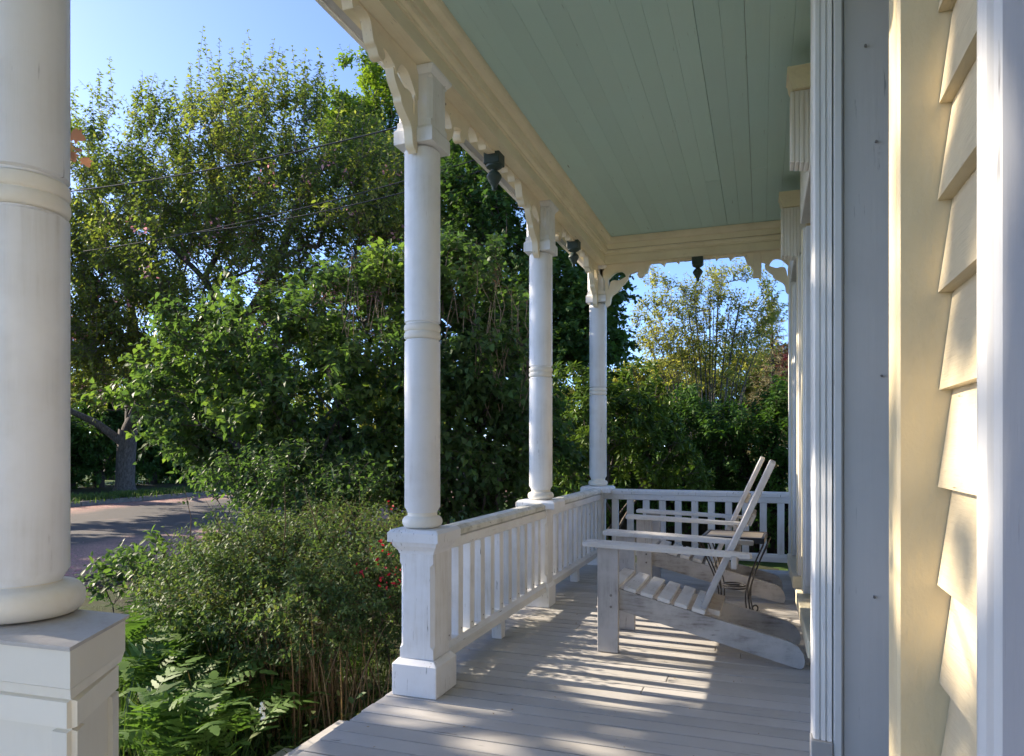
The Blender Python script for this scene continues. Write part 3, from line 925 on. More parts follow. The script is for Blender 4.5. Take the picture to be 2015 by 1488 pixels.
# ------------------------------------------------------------------ chairs
def make_chair():
    root = empty('adirondack_chair', (0, 0, 0))
    for y0 in (0.0, 0.495):
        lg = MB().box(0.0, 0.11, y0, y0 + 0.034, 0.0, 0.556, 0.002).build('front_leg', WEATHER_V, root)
        for zz in (0.30, 0.24):
            MB().tube([(0.072, y0 + 0.001, zz), (0.072, y0 - 0.003, zz)], [0.0075, 0.006], 10).build('bolt', STEEL, lg)
        MB().box(0.060, 0.080, y0 - 0.008 + (0.0 if y0 == 0 else 0.043), y0 + (0 if y0 == 0 else 0.043) - 0.0002, 0.33, 0.552, 0.002) if False else None
    rail = [(0.02, 0.350), (0.30, 0.283), (0.95, 0.128), (0.985, 0.108), (1.008, 0.075), (1.016, 0.04), (1.010, 0.012), (0.996, 0.001), (0.965, 0.006), (0.50, 0.122), (0.02, 0.240)]
    for y0 in (0.0355, 0.464):
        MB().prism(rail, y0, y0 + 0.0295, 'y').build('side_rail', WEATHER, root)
    # seat slats lie on the rails
    ang = math.atan2(-0.222, 0.93)
    ca, sa = math.cos(ang), math.sin(ang)
    for k in range(6):
        s = 0.025 + k * 0.0895
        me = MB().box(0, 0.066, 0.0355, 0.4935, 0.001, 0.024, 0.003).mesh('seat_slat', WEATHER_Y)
        o = link_mesh('seat_slat', me, root, (0.02 + s * ca, 0, 0.350 + s * sa + 0.0005))
        o.rotation_euler = (0, -ang, 0)
    # back
    bx0, bz0, bx1, bz1 = 0.535, 0.252, 0.872, 1.006
    L = math.hypot(bx1 - bx0, bz1 - bz0)
    tilt = math.atan2(bx1 - bx0, bz1 - bz0)
    n = 6
    wd = 0.4 / n
    rg = random.Random(3)
    for k in range(n):
        y0 = 0.066 + k * wd
        me = MB().box(-0.015, 0.015, y0 + 0.004, y0 + wd - 0.004, 0, L - 0.004 * abs(k - 2.5) + 0.004, 0.003).mesh('back_slat', WEATHER_V)
        o = link_mesh('back_slat', me, root, (bx0, 0, bz0))
        o.rotation_euler = (0, tilt, 0)
    o = link_mesh('lower_back_brace', MB().box(0.016, 0.078, 0.0655, 0.463, 0.0, 0.030, 0.003).mesh('lower_back_brace', RUSTY), root, (bx0 + 0.005, 0, bz0 - 0.022))
    o.rotation_euler = (0, -ang + rad(-4), 0)
    tag(o, 'rust stained back brace')
    z_arm = 0.556
    t = (z_arm - 0.03 - bz0) / (bz1 - bz0)
    xb = bx0 + t * (bx1 - bx0)
    MB().box(xb + 0.018, xb + 0.046, -0.03, 0.559, z_arm - 0.078, z_arm - 0.016, 0.003).build('arm_brace', WEATHER, root)
    zz = 0.72
    xb2 = bx0 + (zz - bz0) / (bz1 - bz0) * (bx1 - bx0)
    o = link_mesh('upper_back_brace', MB().box(0.0165, 0.038, 0.10, 0.43, -0.03, 0.03, 0.003).mesh('upper_back_brace', WEATHER), root, (xb2, 0, zz))
    o.rotation_euler = (0, tilt, 0)
    for sgn, yc in ((-1, 0.017), (1, 0.512)):
        out = [(-0.075, -0.045), (-0.068, -0.062), (-0.045, -0.070), (0.30, -0.072), (0.62, -0.040), (0.765, -0.030), (0.772, -0.020), (0.772, 0.024), (0.60, 0.034), (0.30, 0.062), (-0.045, 0.066), (-0.068, 0.058), (-0.075, 0.042)]
        pts = [(px, yc + (-sgn) * py if sgn < 0 else yc + py) for px, py in out]
        if sgn < 0:
            pts = [(px, yc + py) for px, py in out]
        else:
            pts = [(px, yc - py) for px, py in out][::-1]
        m = MB()
        n_ = len(pts)
        cxm, cym = np.mean([p[0] for p in pts]), np.mean([p[1] for p in pts])
        vs = []
        for zz_, e in ((0.0, 0.004), (0.004, 0.0), (0.020, 0.0), (0.024, 0.004)):
            for px, py in pts:
                d = Vector((cxm - px, cym - py)).normalized() * e
                vs.append((px + d.x, py + d.y, 0.557 + zz_ - 0.028 * max(px, 0) / 0.77))
        fs = []
        for r_ in range(3):
            for q in range(n_):
                fs.append((r_ * n_ + q, r_ * n_ + (q + 1) % n_, (r_ + 1) * n_ + (q + 1) % n_, (r_ + 1) * n_ + q))
        fs += [tuple(range(n_))[::-1], tuple(range(3 * n_, 4 * n_))]
        m.add(vs, fs)
        m.build('arm', WEATHER_Y, root)
    return root


ch = make_chair()
ch.location = (-0.82, 3.665, 0.002)
ch.rotation_euler = (0, 0, rad(-0.3))
tag(ch, 'weathered white slatted adirondack chair in front, nearest the viewer', 'chair', 'adirondack chairs on the porch')
ch2 = copy_tree(ch)
ch2.location = (-0.865, 5.16, 0.002)
ch2.rotation_euler = (0, 0, rad(0.6))
tag(ch2, 'weathered white slatted adirondack chair farther back, beyond the small side table', 'chair', 'adirondack chairs on the porch')

# ------------------------------------------------------------------ iron side table with tiled top
tb = empty('side_table', (-0.165, 4.74, 0), 'small black iron side table with square tiled top between the two chairs', 'table')
tb.rotation_euler = (0, 0, rad(-3))
H = 0.525
hw = 0.188
MB().box(-hw + 0.02, hw - 0.02, -hw + 0.02, hw - 0.02, H - 0.018, H - 0.004, 0.002).build('tiled_top', TILE, tb)
for (a, b, c, d) in ((-hw, hw, -hw, -hw + 0.0195), (-hw, hw, hw - 0.0195, hw), (-hw, -hw + 0.0195, -hw + 0.02, hw - 0.02), (hw - 0.0195, hw, -hw + 0.02, hw - 0.02)):
    MB().box(a, b, c, d, H - 0.034, H, 0.002).build('top_rim', IRON, tb)
for sx in (-1, 1):
    for sy in (-1, 1):
        pts = []
        for t in np.linspace(0, 1, 15):
            rr = 0.185 * (1 - t) ** 1.6 * 1.0 + 0.075 + 0.06 * max(0, t - 0.6) ** 1.5 / 0.25
            pts.append((sx * rr * 0.75, sy * rr * 0.75, (H - 0.035) * (1 - t) + 0.012 * t))
        lg = MB()
        for o_ in (-0.012, 0.012):
            lg.tube([(p[0] + sy * o_ * (1 - 0.3 * i / 14), p[1] - sx * o_ * (1 - 0.3 * i / 14), p[2]) for i, p in enumerate(pts)], 0.0048, 8)
        e = np.array(pts[-1])
        sc = []
        for t in np.linspace(0, 1, 14):
            a_ = -math.pi / 2 + 2 * math.pi * 0.8 * t
            r_ = 0.024 - 0.004 * t
            sc.append((e[0] + sx * (0.018 + r_ * math.cos(a_)) * 0.75, e[1] + sy * (0.018 + r_ * math.cos(a_)) * 0.75, 0.032 + r_ * math.sin(a_)))
        lg.tube(sc, 0.0055, 8)
        lg.build('leg', IRON, tb, True)
MB().tube([(0.075 * math.cos(a), 0.075 * math.sin(a), 0.185) for a in np.linspace(0, 2 * math.pi, 25)], 0.0055, 8).build('ring', IRON, tb, True)
MB().tube([(0.072 * math.cos(a), 0.072 * math.sin(a), 0.200) for a in np.linspace(0, 2 * math.pi, 25)], 0.0055, 8).build('ring', IRON, tb, True)

# ------------------------------------------------------------------ planting helpers
def unit(a):
    return a / (np.linalg.norm(a, axis=-1, keepdims=True) + 1e-9)


def leaf_template(kind):
    """vertices (along, across, up) and triangles of one leaf"""
    if kind == 'oval':
        v = [(0, 0, 0), (0.35, 0.24, 0.05), (0.75, 0.19, 0.0), (1, 0, -0.12), (0.75, -0.19, 0.0), (0.35, -0.24, 0.05), (0.5, 0, -0.02)]
        f = [(0, 6, 1), (1, 6, 2), (2, 6, 3), (3, 6, 4), (4, 6, 5), (5, 6, 0)]
    elif kind == 'heart':
        v = [(0, 0, 0), (-0.06, 0.22, 0.05), (0.12, 0.40, 0.08), (0.45, 0.36, 0.04), (0.78, 0.15, -0.06), (1.05, 0, -0.18), (0.78, -0.15, -0.06), (0.45, -0.36, 0.04),
             (0.12, -0.40, 0.08), (-0.06, -0.22, 0.05), (0.42, 0, -0.05)]
        f = [(10, i, i + 1) for i in range(0, 9)][0:9] + [(10, 9, 0)]
        f = [(b, a, c) if False else (a, c, b) for a, b, c in f]
    elif kind == 'long':
        v = [(0, 0, 0), (0.3, 0.11, 0.03), (0.65, 0.14, 0.0), (1, 0, -0.14), (0.65, -0.14, 0.0), (0.3, -0.11, 0.03), (0.5, 0, -0.03)]
        f = [(0, 6, 1), (1, 6, 2), (2, 6, 3), (3, 6, 4), (4, 6, 5), (5, 6, 0)]
    elif kind == 'diamond':
        v = [(0, 0, 0), (0.45, 0.26, 0.04), (1, 0, -0.08), (0.45, -0.26, 0.04)]
        f = [(0, 2, 1), (0, 3, 2)]
    elif kind == 'blade':
        v = [(0, 0.03, 0), (0, -0.03, 0), (0.5, 0.035, 0.0), (0.5, -0.035, 0.0), (1, 0, -0.12)]
        f = [(0, 1, 3), (0, 3, 2), (2, 3, 4)]
    elif kind == 'maple':
        v = [(0, 0, 0)]
        rim = [(0.02, 0.30), (0.18, 0.52), (0.30, 0.36), (0.52, 0.62), (0.58, 0.30), (0.82, 0.22), (1.05, 0), (0.82, -0.22), (0.58, -0.30), (0.52, -0.62), (0.30, -0.36), (0.18, -0.52), (0.02, -0.30)]
        v += [(a, b, -0.15 * abs(b) - 0.1 * a * a) for a, b in rim]
        v.append((0.4, 0, 0.02))
        n = len(v) - 1
        f = [(n, i + 1, i) for i in range(0, n - 1)] + [(n, 0, n - 1)]
    return np.array(v, float), np.array(f, int)


def leaves_mesh(name, P, D, N, S, T, kind, mat):
    """all leaves as one mesh; T is a 0..1 tint stored per vertex"""
    tv, tf = leaf_template(kind)
    D = unit(D)
    B = unit(np.cross(N, D))
    N2 = np.cross(D, B)
    S = np.broadcast_to(np.asarray(S, float), (len(P),))
    V = P[:, None, :] + S[:, None, None] * (tv[None, :, 0:1] * D[:, None, :] + tv[None, :, 1:2] * B[:, None, :] + tv[None, :, 2:3] * N2[:, None, :])
    n, k = len(P), len(tv)
    F = (tf[None] + (np.arange(n) * k)[:, None, None]).reshape(-1, 3)
    return raw_mesh(name, V.reshape(-1, 3), F, mat, np.repeat(T, k))


def raw_mesh(name, V, F, mat, tint=None):
    me = bpy.data.meshes.new(name)
    m = F.shape[1]
    me.vertices.add(len(V))
    me.vertices.foreach_set('co', np.ascontiguousarray(V, np.float32).ravel())
    me.loops.add(len(F) * m)
    me.loops.foreach_set('vertex_index', np.ascontiguousarray(F, np.int32).ravel())
    me.polygons.add(len(F))
    me.polygons.foreach_set('loop_start', np.arange(0, len(F) * m, m, dtype=np.int32))
    if tint is not None:
        a = me.attributes.new('tint', 'FLOAT', 'POINT')
        a.data.foreach_set('value', np.ascontiguousarray(tint, np.float32))
    me.materials.append(mat)
    me.update(calc_edges=True)
    return me


def edges_mesh(name, A, B, ra, rb, mat, seg=4, tint=None):
    """tapered prisms between point pairs"""
    d = unit(B - A)
    ref = np.where(np.abs(d[:, 2:3]) > 0.9, np.array([[1.0, 0, 0]]), np.array([[0, 0, 1.0]]))
    u = unit(np.cross(d, ref)); w = np.cross(d, u)
    n = len(A)
    V = np.zeros((n, 2 * seg, 3))
    for k in range(seg):
        t = 2 * math.pi * k / seg
        o = u * math.cos(t) + w * math.sin(t)
        V[:, k] = A + o * ra[:, None]
        V[:, seg + k] = B + o * rb[:, None]
    F = np.array([(k, (k + 1) % seg, seg + (k + 1) % seg, seg + k) for k in range(seg)])
    F = (F[None] + (np.arange(n) * 2 * seg)[:, None, None]).reshape(-1, 4)
    return raw_mesh(name, V.reshape(-1, 3), F, mat, None if tint is None else np.repeat(tint, 2 * seg))


def lump(P, seed, s):
    """smooth 3-D variation, about -1..1"""
    r = np.random.default_rng(seed)
    out = np.zeros(len(P))
    for i in range(6):
        k = r.normal(size=3); k = k / np.linalg.norm(k) * (2 * math.pi / s) * r.uniform(0.6, 1.6)
        out += np.sin(P @ k + r.uniform(0, 6.28))
    return out / 2.6


def grow(roots, tips, rng, step, alpha=0.35, wob=0.08, up=0.0):
    """branch skeleton: every tip joins the nearest earlier node; returns nodes, parents, tip node ids"""
    nodes, par, plen = [], [], []
    z0 = roots[0][0][2]
    for path in roots:
        for i, p in enumerate(path):
            p = np.array(p, float)
            q = len(nodes) - 1 if i else -1
            if i == 0 and nodes and p[2] > z0 + 0.6:        # a limb leaves the nearest point of the trunk
                q = int(np.argmin([np.linalg.norm(p - m) for m in nodes]))
            nodes.append(p)
            par.append(q)
            plen.append(plen[q] + np.linalg.norm(p - nodes[q]) if q >= 0 else 0.0)
    N = np.zeros((200000, 3)); L = np.zeros(200000)
    n = len(nodes)
    N[:n] = nodes; L[:n] = plen
    skip = np.zeros(200000, bool)
    # shoots do not leave the lowest part of a trunk
    for path, s0 in zip(roots, np.cumsum([0] + [len(p) for p in roots[:-1]])):
        skip[s0:s0 + max(1, int(len(path) * 0.45))] = True
    r0 = np.array([p[-1] for p in roots]).mean(0)
    order = np.argsort(np.linalg.norm(tips - r0, axis=1))
    ids = np.zeros(len(tips), int)
    for ti in order:
        t = tips[ti]
        dv = t - N[:n]
        dist = np.linalg.norm(dv, axis=1)
        cost = dist + alpha * L[:n] + np.where(dv[:, 2] < 0, -dv[:, 2] * 0.5, 0) + np.where(skip[:n], 50.0, 0)
        j = int(np.argmin(cost))
        m = max(1, int(math.ceil(dist[j] / step)))
        prev = j
        a = N[j].copy()
        bow = rng.normal(size=3) * wob * dist[j]
        bow[2] -= up * dist[j]
        for q in range(1, m + 1):
            f = q / m
            p = a + (t - a) * f + bow * math.sin(math.pi * f)
            N[n] = p; par.append(prev); L[n] = L[prev] + np.linalg.norm(p - N[prev])
            prev = n; n += 1
        ids[ti] = prev
    return N[:n], np.array(par), ids


def branch_radii(par, r_tip, r_max, e=2.3):
    n = len(par)
    acc = np.zeros(n)
    kids = np.zeros(n, int)
    for i in range(n - 1, -1, -1):
        if kids[i] == 0:
            acc[i] = r_tip ** e
        if par[i] >= 0:
            acc[par[i]] += acc[i]; kids[par[i]] += 1
    r = acc ** (1 / e)
    return r_tip * (r / r_tip) ** (math.log(r_max / r_tip) / math.log(r.max() / r_tip))


def sample_crown(lobes, n, rng, shell=0.45, noise=None):
    """points through a union of ellipsoids, denser towards the outside, with gaps where the variation is low"""
    w = np.array([l[2] if len(l) > 2 else np.prod(l[1]) ** (2 / 3) for l in lobes], float)
    w /= w.sum()
    out = []
    while len(out) < n:
        i = rng.choice(len(lobes), p=w)
        c, r = np.array(lobes[i][0], float), np.array(lobes[i][1], float)
        d = rng.normal(size=3); d /= np.linalg.norm(d)
        p = c + r * d * rng.random() ** shell
        if noise and lump(p[None], noise[0], noise[1])[0] < noise[2]:
            continue
        out.append(p)
    return np.array(out)


def shoots(base, axis, length, nl, rng, size, spread=0.9, droop=0.35, jit=0.25, size_var=0.3):
    """leaves set round each shoot; returns P, D, N, S and shoot end points"""
    m = len(base)
    axis = unit(axis)
    ref = np.where(np.abs(axis[:, 2:3]) > 0.85, np.array([[1.0, 0, 0]]), np.array([[0, 0, 1.0]]))
    u = unit(np.cross(axis, ref)); w = np.cross(axis, u)
    ph = rng.uniform(0, 6.28, m)
    Ps, Ds, Ns, Ss = [], [], [], []
    for k in range(nl):
        t = (k + 0.6 + rng.uniform(-0.3, 0.3, m)) / nl
        a = ph + k * 2.4 + rng.normal(size=m) * 0.3
        rdl = u * np.cos(a)[:, None] + w * np.sin(a)[:, None]
        p = base + axis * (length * t)[:, None]
        p[:, 2] -= droop * 0.25 * length * t * t
        d = axis * 0.45 + rdl * spread + rng.normal(size=(m, 3)) * jit
        d[:, 2] -= droop * (0.4 + rng.random(m))
        nn = np.cross(d, np.cross(np.array([0, 0, 1.0]) + 0.35 * rng.normal(size=(m, 3)), d))
        Ps.append(p); Ds.append(d); Ns.append(unit(nn))
        Ss.append(size * (1 - size_var * rng.random(m)) * (1 - 0.35 * (t > 0.85)))
    end = base + axis * length[:, None]
    end[:, 2] -= droop * 0.25 * length
    return np.concatenate(Ps), np.concatenate(Ds), np.concatenate(Ns), np.concatenate(Ss), end


CAMP = np.array((0, 0, CAM_H))


def plant(name, label, cat, base, roots, tips, kind, mat, bark, seed, size=0.1, per_tip=3, nl=8, slen=0.5, step=0.4, alpha=0.35, r_tip=0.004, r_max=0.3,
          up=0.5, out=0.6, group=None, parts=0, spread=0.9, droop=0.35, tint_bias=0.0, top_names=('trunk', 'foliage'), wob=0.08, extra=None, seg=5, tint_noise=1.2,
          twig_r=0.003, leaf_name='leaf', centre=None, bulk=None):
    rng = np.random.default_rng(seed)
    root = empty(name, tuple(base), label, cat, group)
    b = np.array(base, float)
    N, par, ids = grow(roots, tips, rng, step, alpha, wob)
    r = branch_radii(par, r_tip, r_max)
    if r_max > 0.08:                        # main limbs keep a limb's thickness
        k0 = 0
        for q, pth in enumerate(roots):
            for i in range(len(pth)):
                r[k0 + i] = max(r[k0 + i], r_max * (1.0 if q == 0 else 0.52) * (1 - (0.35 if q == 0 else 0.7) * i / len(pth)))
                if q == 0 and i < 2:
                    r[k0 + i] = r_max * (1.35, 1.08)[i]
            k0 += len(pth)
    e = np.where(par >= 0)[0]
    pr = par[e]
    ra = np.minimum(r[pr], r[e] * 1.9)
    root_edge = L0 = None
    big = (r[e] > 0.025) & (top_names[0] == 'trunk')
    A_, B_, RA, RB = N[pr] - b, N[e] - b, ra, r[e]
    # shoots at every tip
    T = N[ids]
    m = len(T)
    cen = centre if centre is not None else tips.mean(0)
    base_p = np.repeat(T, per_tip, axis=0)
    ax = unit(base_p - cen) * out + np.array((0, 0, up)) + rng.normal(size=(m * per_tip, 3)) * 0.45
    ln = slen * rng.uniform(0.6, 1.3, m * per_tip)
    back = unit(N[par[ids]] - T)
    base_p = base_p + np.repeat(back, per_tip, axis=0) * (rng.random((m * per_tip, 1)) * slen * 0.4)
    if extra is not None:
        base_p = np.concatenate([base_p, extra[0]]); ax = np.concatenate([ax, extra[1]]); ln = np.concatenate([ln, extra[2]])
    P, D, Nn, S, end = shoots(base_p, ax, ln, nl, rng, size, spread, droop)
    if extra is not None and len(extra) > 3:
        P2, D2, N2, S2, _ = shoots(extra[0], extra[1], extra[2], extra[3], rng, size, spread, droop)
        P, D, Nn, S = np.concatenate([P, P2]), np.concatenate([D, D2]), np.concatenate([Nn, N2]), np.concatenate([S, S2])
    tint = np.clip(0.45 + 0.22 * lump(P, seed + 5, tint_noise) + rng.normal(size=len(P)) * 0.16 + tint_bias, 0, 1)
    mid = (base_p + end) / 2 + np.array((0, 0, 0.03)) * ln[:, None]
    A_ = np.concatenate([A_, base_p - b, mid - b]); B_ = np.concatenate([B_, mid - b, end - b])
    tr = np.full(len(base_p), twig_r)
    RA = np.concatenate([RA, tr, tr * 0.8]); RB = np.concatenate([RB, tr * 0.8, tr * 0.5])
    thick = np.concatenate([big, np.zeros(2 * len(base_p), bool)])
    tk = link_mesh(top_names[0], edges_mesh(top_names[0], A_[thick], B_[thick], RA[thick], RB[thick], bark, 8) if thick.any() else
                   edges_mesh(top_names[0], A_[:len(e)], B_[:len(e)], RA[:len(e)], RB[:len(e)], bark, 5), root)
    if top_names[0] == 'stem':
        tk['kind'] = 'stuff'
    th = ~thick if thick.any() else np.concatenate([np.zeros(len(e), bool), np.ones(2 * len(base_p), bool)])
    tws = link_mesh('twigs', edges_mesh('twigs', A_[th], B_[th], RA[th], RB[th], bark, 3), root)
    tws['kind'] = 'stuff'
    keep = np.ones(len(P), bool)
    if parts:
        dist = np.linalg.norm(P - CAMP, axis=1)
        vis = np.argsort(dist / S)[:parts]
        keep[vis] = False
        variants = []
        for tv_ in (0.15, 0.4, 0.6, 0.9):
            variants.append(leaves_mesh(leaf_name, np.zeros((1, 3)), np.array([[1.0, 0, 0]]), np.array([[0, 0, 1.0]]), np.array([1.0]), np.array([tv_]), kind, mat))
        Dn = unit(D[vis]); Bn = unit(np.cross(Nn[vis], Dn)); Nz = np.cross(Dn, Bn)
        for q, i in enumerate(vis):
            me = variants[int(np.argmin([abs(tint[i] - x) for x in (0.15, 0.4, 0.6, 0.9)]))]
            o = bpy.data.objects.new(leaf_name, me)
            COL.objects.link(o)
            o.parent = root
            M = Matrix(((Dn[q][0], Bn[q][0], Nz[q][0], 0), (Dn[q][1], Bn[q][1], Nz[q][1], 0), (Dn[q][2], Bn[q][2], Nz[q][2], 0), (0, 0, 0, 1)))
            o.matrix_local = Matrix.Translation(Vector(P[i] - b)) @ M @ Matrix.Scale(float(S[i]), 4)
    fo = link_mesh(top_names[1], leaves_mesh(top_names[1], P[keep] - b, D[keep], Nn[keep], S[keep], tint[keep], bulk or kind, mat), root)
    if parts:
        fo['kind'] = 'stuff'
    return root, T, N


def scatter_clusters(name, centres, n_each, rad_, size, mat, parent, base, seed, kind='diamond', elong=(1, 1, 1)):
    rng = np.random.default_rng(seed)
    c = np.repeat(np.asarray(centres, float), n_each, axis=0)
    P = c + rng.normal(size=c.shape) * rad_ * np.array(elong)
    D = rng.normal(size=c.shape); Nn = rng.normal(size=c.shape)
    me = leaves_mesh(name, P - np.array(base), D, Nn, size * rng.uniform(0.6, 1.2, len(P)), rng.random(len(P)), kind, mat)
    return link_mesh(name, me, parent)


def path_pts(pts, n):
    pts = [np.array(p, float) for p in pts]
    out = []
    m = len(pts)
    for i in range(m - 1):
        p0, p1, p2, p3 = pts[max(i - 1, 0)], pts[i], pts[i + 1], pts[min(i + 2, m - 1)]
        for t in np.linspace(0, 1, n, endpoint=False):
            out.append(0.5 * (2 * p1 + (p2 - p0) * t + (2 * p0 - 5 * p1 + 4 * p2 - p3) * t * t + (3 * p1 - p0 - 3 * p2 + p3) * t ** 3))
    out.append(pts[-1])
    return out


def ell(u, v, d, ru, rv, rd=None):
    """crown lobe whose extent was read off the photograph"""
    return (W(u, v, d), (ru * d / 1390, (rd or ru * d / 1390), rv * d / 1390))


# ------------------------------------------------------------------ trees across the street
R = np.random.default_rng(11)
tb_ = np.array((-20.6, 18.4, GZ + 0.08))
tr_main = path_pts([tb_, tb_ + (0.0, 0.05, 1.2), tb_ + (0.15, 0.0, 2.1)], 6)
limb1 = path_pts([tb_ + (0.05, 0, 1.55), tb_ + (-0.75, -0.45, 2.3), tb_ + (-1.7, -1.0, 2.9), tb_ + (-3.0, -1.8, 4.2)], 5)
limb2 = path_pts([tb_ + (0.15, 0, 2.1), W(330, 700, 21), W(420, 590, 19.5), W(330, 480, 19)], 6)
limb3 = path_pts([W(330, 700, 21), W(470, 640, 19), W(560, 480, 17.5), W(600, 330, 17)], 6)
limb4 = path_pts([tb_ + (0.15, 0.1, 2.1), W(260, 640, 22.5), W(240, 460, 21.5)], 6)
lobes = [ell(250, 430, 20, 190, 160, 3.0), ell(420, 350, 19, 190, 140, 3.0), ell(600, 350, 17.5, 200, 155, 3.0), ell(480, 520, 18, 280, 160, 3.0), ell(190, 620, 20, 140, 160, 2.5), ell(740, 450, 17, 160, 160, 2.6),
         ell(330, 660, 20, 150, 120, 2.5), ell(860, 480, 16.5, 160, 170, 2.4), ell(160, 720, 21, 120, 100, 2.5), ell(120, 500, 20, 110, 200, 2.5), ell(560, 720, 19, 170, 110, 2.5), ell(740, 650, 18, 120, 130, 2.2)]
tips = sample_crown(lobes, 3000, R, 0.42, (21, 2.2, -0.60))
ex_b, ex_a, ex_l = [], [], []
for (u, v, d, lpx) in ((150, 190, 19, 110), (215, 130, 19.5, 130), (262, 190, 19, 110), (320, 185, 19, 90), (375, 140, 18.5, 130), (400, 55, 18.5, 230), (432, 85, 18.3, 180), (487, 65, 18, 210), (455, 110, 18, 130), (540, 90, 17.5, 170),
                         (560, 140, 17.8, 120), (600, 105, 17.5, 180), (628, 112, 17.5, 140), (655, 140, 17.3, 140), (520, 130, 17.8, 120), (180, 200, 19, 100), (290, 170, 19, 100), (345, 175, 18.8, 90), (700, 190, 17, 130), (575, 110, 17.6, 120)):
    for k in range(3):
        L = lpx * d / 1390 * (1.0 if k == 0 else 0.7)
        tip = W(u + R.uniform(-22, 22) * (k > 0), v - 34 + 30 * k, d + R.uniform(-0.3, 0.3))
        a = unit(np.array((R.uniform(-0.14, 0.14), R.uniform(-0.14, 0.14), 1.0)))
        ex_b.append(tip - a * L); ex_a.append(a); ex_l.append(L)
extra = (np.array(ex_b), np.array(ex_a), np.array(ex_l), 26)
ctree, cT, cN = plant('cherry_tree', 'old flowering cherry with dark limbs and bronze green leaves across the street', 'tree', tb_, [tr_main, limb1, limb2, limb3, limb4],
                      np.concatenate([tips, np.array(ex_b)]), 'oval', L_CHERRY, BARK, 31, size=0.15, per_tip=4, nl=12, slen=0.75, step=0.6, alpha=0.25, r_tip=0.0065, r_max=0.30, up=0.75, out=0.5,
                      parts=250, droop=0.5, twig_r=0.006, extra=extra, tint_noise=4.0, bulk='diamond')
sel = cT[R.permutation(len(cT))[:300]]
sel = sel[(sel[:, 2] > 2.5) & (sel[:, 2] < 7.5)]
o = scatter_clusters('blossom', sel, 10, 0.11, 0.115, L_PINK, ctree, tb_, 5)
o['kind'] = 'stuff'

bb = np.array((-13.3, 43.5, GZ))
plant('maple_tree', 'bright lime green maple with its top rising behind the cherry beside the porch beam', 'tree', bb, [path_pts([bb, bb + (0.2, 0, 4), W(740, 500, 42)], 6)],
      sample_crown([ell(735, 230, 42, 95, 110, 3.2), ell(690, 270, 42, 60, 90, 2.8), ell(770, 330, 42, 90, 130, 3.2), ell(735, 175, 42, 45, 45, 1.5), ell(905, 330, 42, 80, 160, 3.2)], 560, R, 0.4, (8, 3.0, -0.5)),
      'diamond', L_BRIGHT, BARK_D, 41, size=0.36, per_tip=4, nl=9, slen=1.0, step=1.0, r_tip=0.012, r_max=0.35, twig_r=0.01, tint_noise=4)

bb = W(1030, 930, 13.5); bb[2] = GZ
plant('maple_tree', 'dense dark green maple standing behind the corner column', 'tree', bb, [path_pts([bb, bb + (0, 0, 1.5), bb + (0.15, 0.1, 3.0)], 6)],
      sample_crown([ell(1000, 480, 13.50, 120, 170, 1.61), ell(1090, 610, 13.14, 130, 130, 1.61), ell(1140, 690, 12.79, 105, 110, 1.36), ell(930, 380, 13.86, 80, 110, 1.36), ell(1170, 560, 13.14, 60, 70, 0.87), ell(1000, 660, 13.14, 120, 120, 1.49)], 900, R, 0.42, (18, 1.3, -0.5)),
      'maple', L_MAPLE, BARK_D, 42, size=0.105, per_tip=4, nl=9, slen=0.38, step=0.45, r_tip=0.006, r_max=0.28, twig_r=0.003, tint_noise=2.0)

# clipped dark hedge and shrubs beyond the cherry trunk
hb = np.array((-23.2, 17.0, GZ + 0.08))
tips = []
rr = np.random.default_rng(6)
for k in range(2800):
    yy = rr.uniform(14, 36)
    zz = -0.4 + rr.random() ** 0.6 * (2.7 + 0.5 * math.sin(yy * 1.3) + 0.4 * math.sin(yy * 2.9))
    tips.append((-23.2 + rr.uniform(-0.9, 0.9) + 0.0 * yy, yy, zz))
tips = np.array(tips)
plant('hedge', 'dark boundary hedge in the shade behind the cherry trunk', 'hedge', hb, [[(-23.2, yy, GZ + 0.05), (-23.2, yy, 0.1)] for yy in np.arange(10, 40, 1.2)], tips,
      'diamond', L_HEDGE, BARK_D, 43, size=0.24, per_tip=4, nl=9, slen=0.5, step=0.6, twig_r=0.006, top_names=('stem', 'foliage'))
hb = np.array((-30.0, 26.0, GZ))
plant('shade_tree', 'low dark tree mass seen through the gaps below the cherry', 'tree', hb, [path_pts([hb, hb + (0, 0, 2), hb + (0.1, 0, 4)], 4)],
      sample_crown([((-31, 24, 3.2), (3.5, 5, 2.2)), ((-28, 34, 3.5), (4, 6, 2.4)), ((-22, 42, 4.5), (4, 6, 3.0)), ((-33, 33, 4.0), (4, 7, 3.2)), ((-14, 48, 4.0), (6, 4, 3.0)), ((-27, 42, 3.0), (7, 5, 4.0)), ((-20, 38, 2.6), (5, 4, 3.4))], 1700, R, 0.45, (3, 3.5, -0.6)), 'diamond', L_GOLD, BARK_D, 44,
      size=0.40, per_tip=4, nl=8, slen=0.8, step=1.2, r_max=0.3, twig_r=0.01, tint_bias=-0.35)

# ------------------------------------------------------------------ lilacs by the porch
def multi_stem(cx, cy, n, rad0, tops, rng):
    out = []
    for k in range(n):
        a = rng.uniform(0, 6.28)
        b0 = np.array((cx + rad0 * rng.random() * math.cos(a), cy + rad0 * rng.random() * math.sin(a), GZ))
        t = tops[k % len(tops)] + rng.normal(size=3) * 0.15
        mid = b0 * 0.5 + t * 0.5 + rng.normal(size=3) * 0.12
        out.append(path_pts([b0, mid, t], 5))
    return out


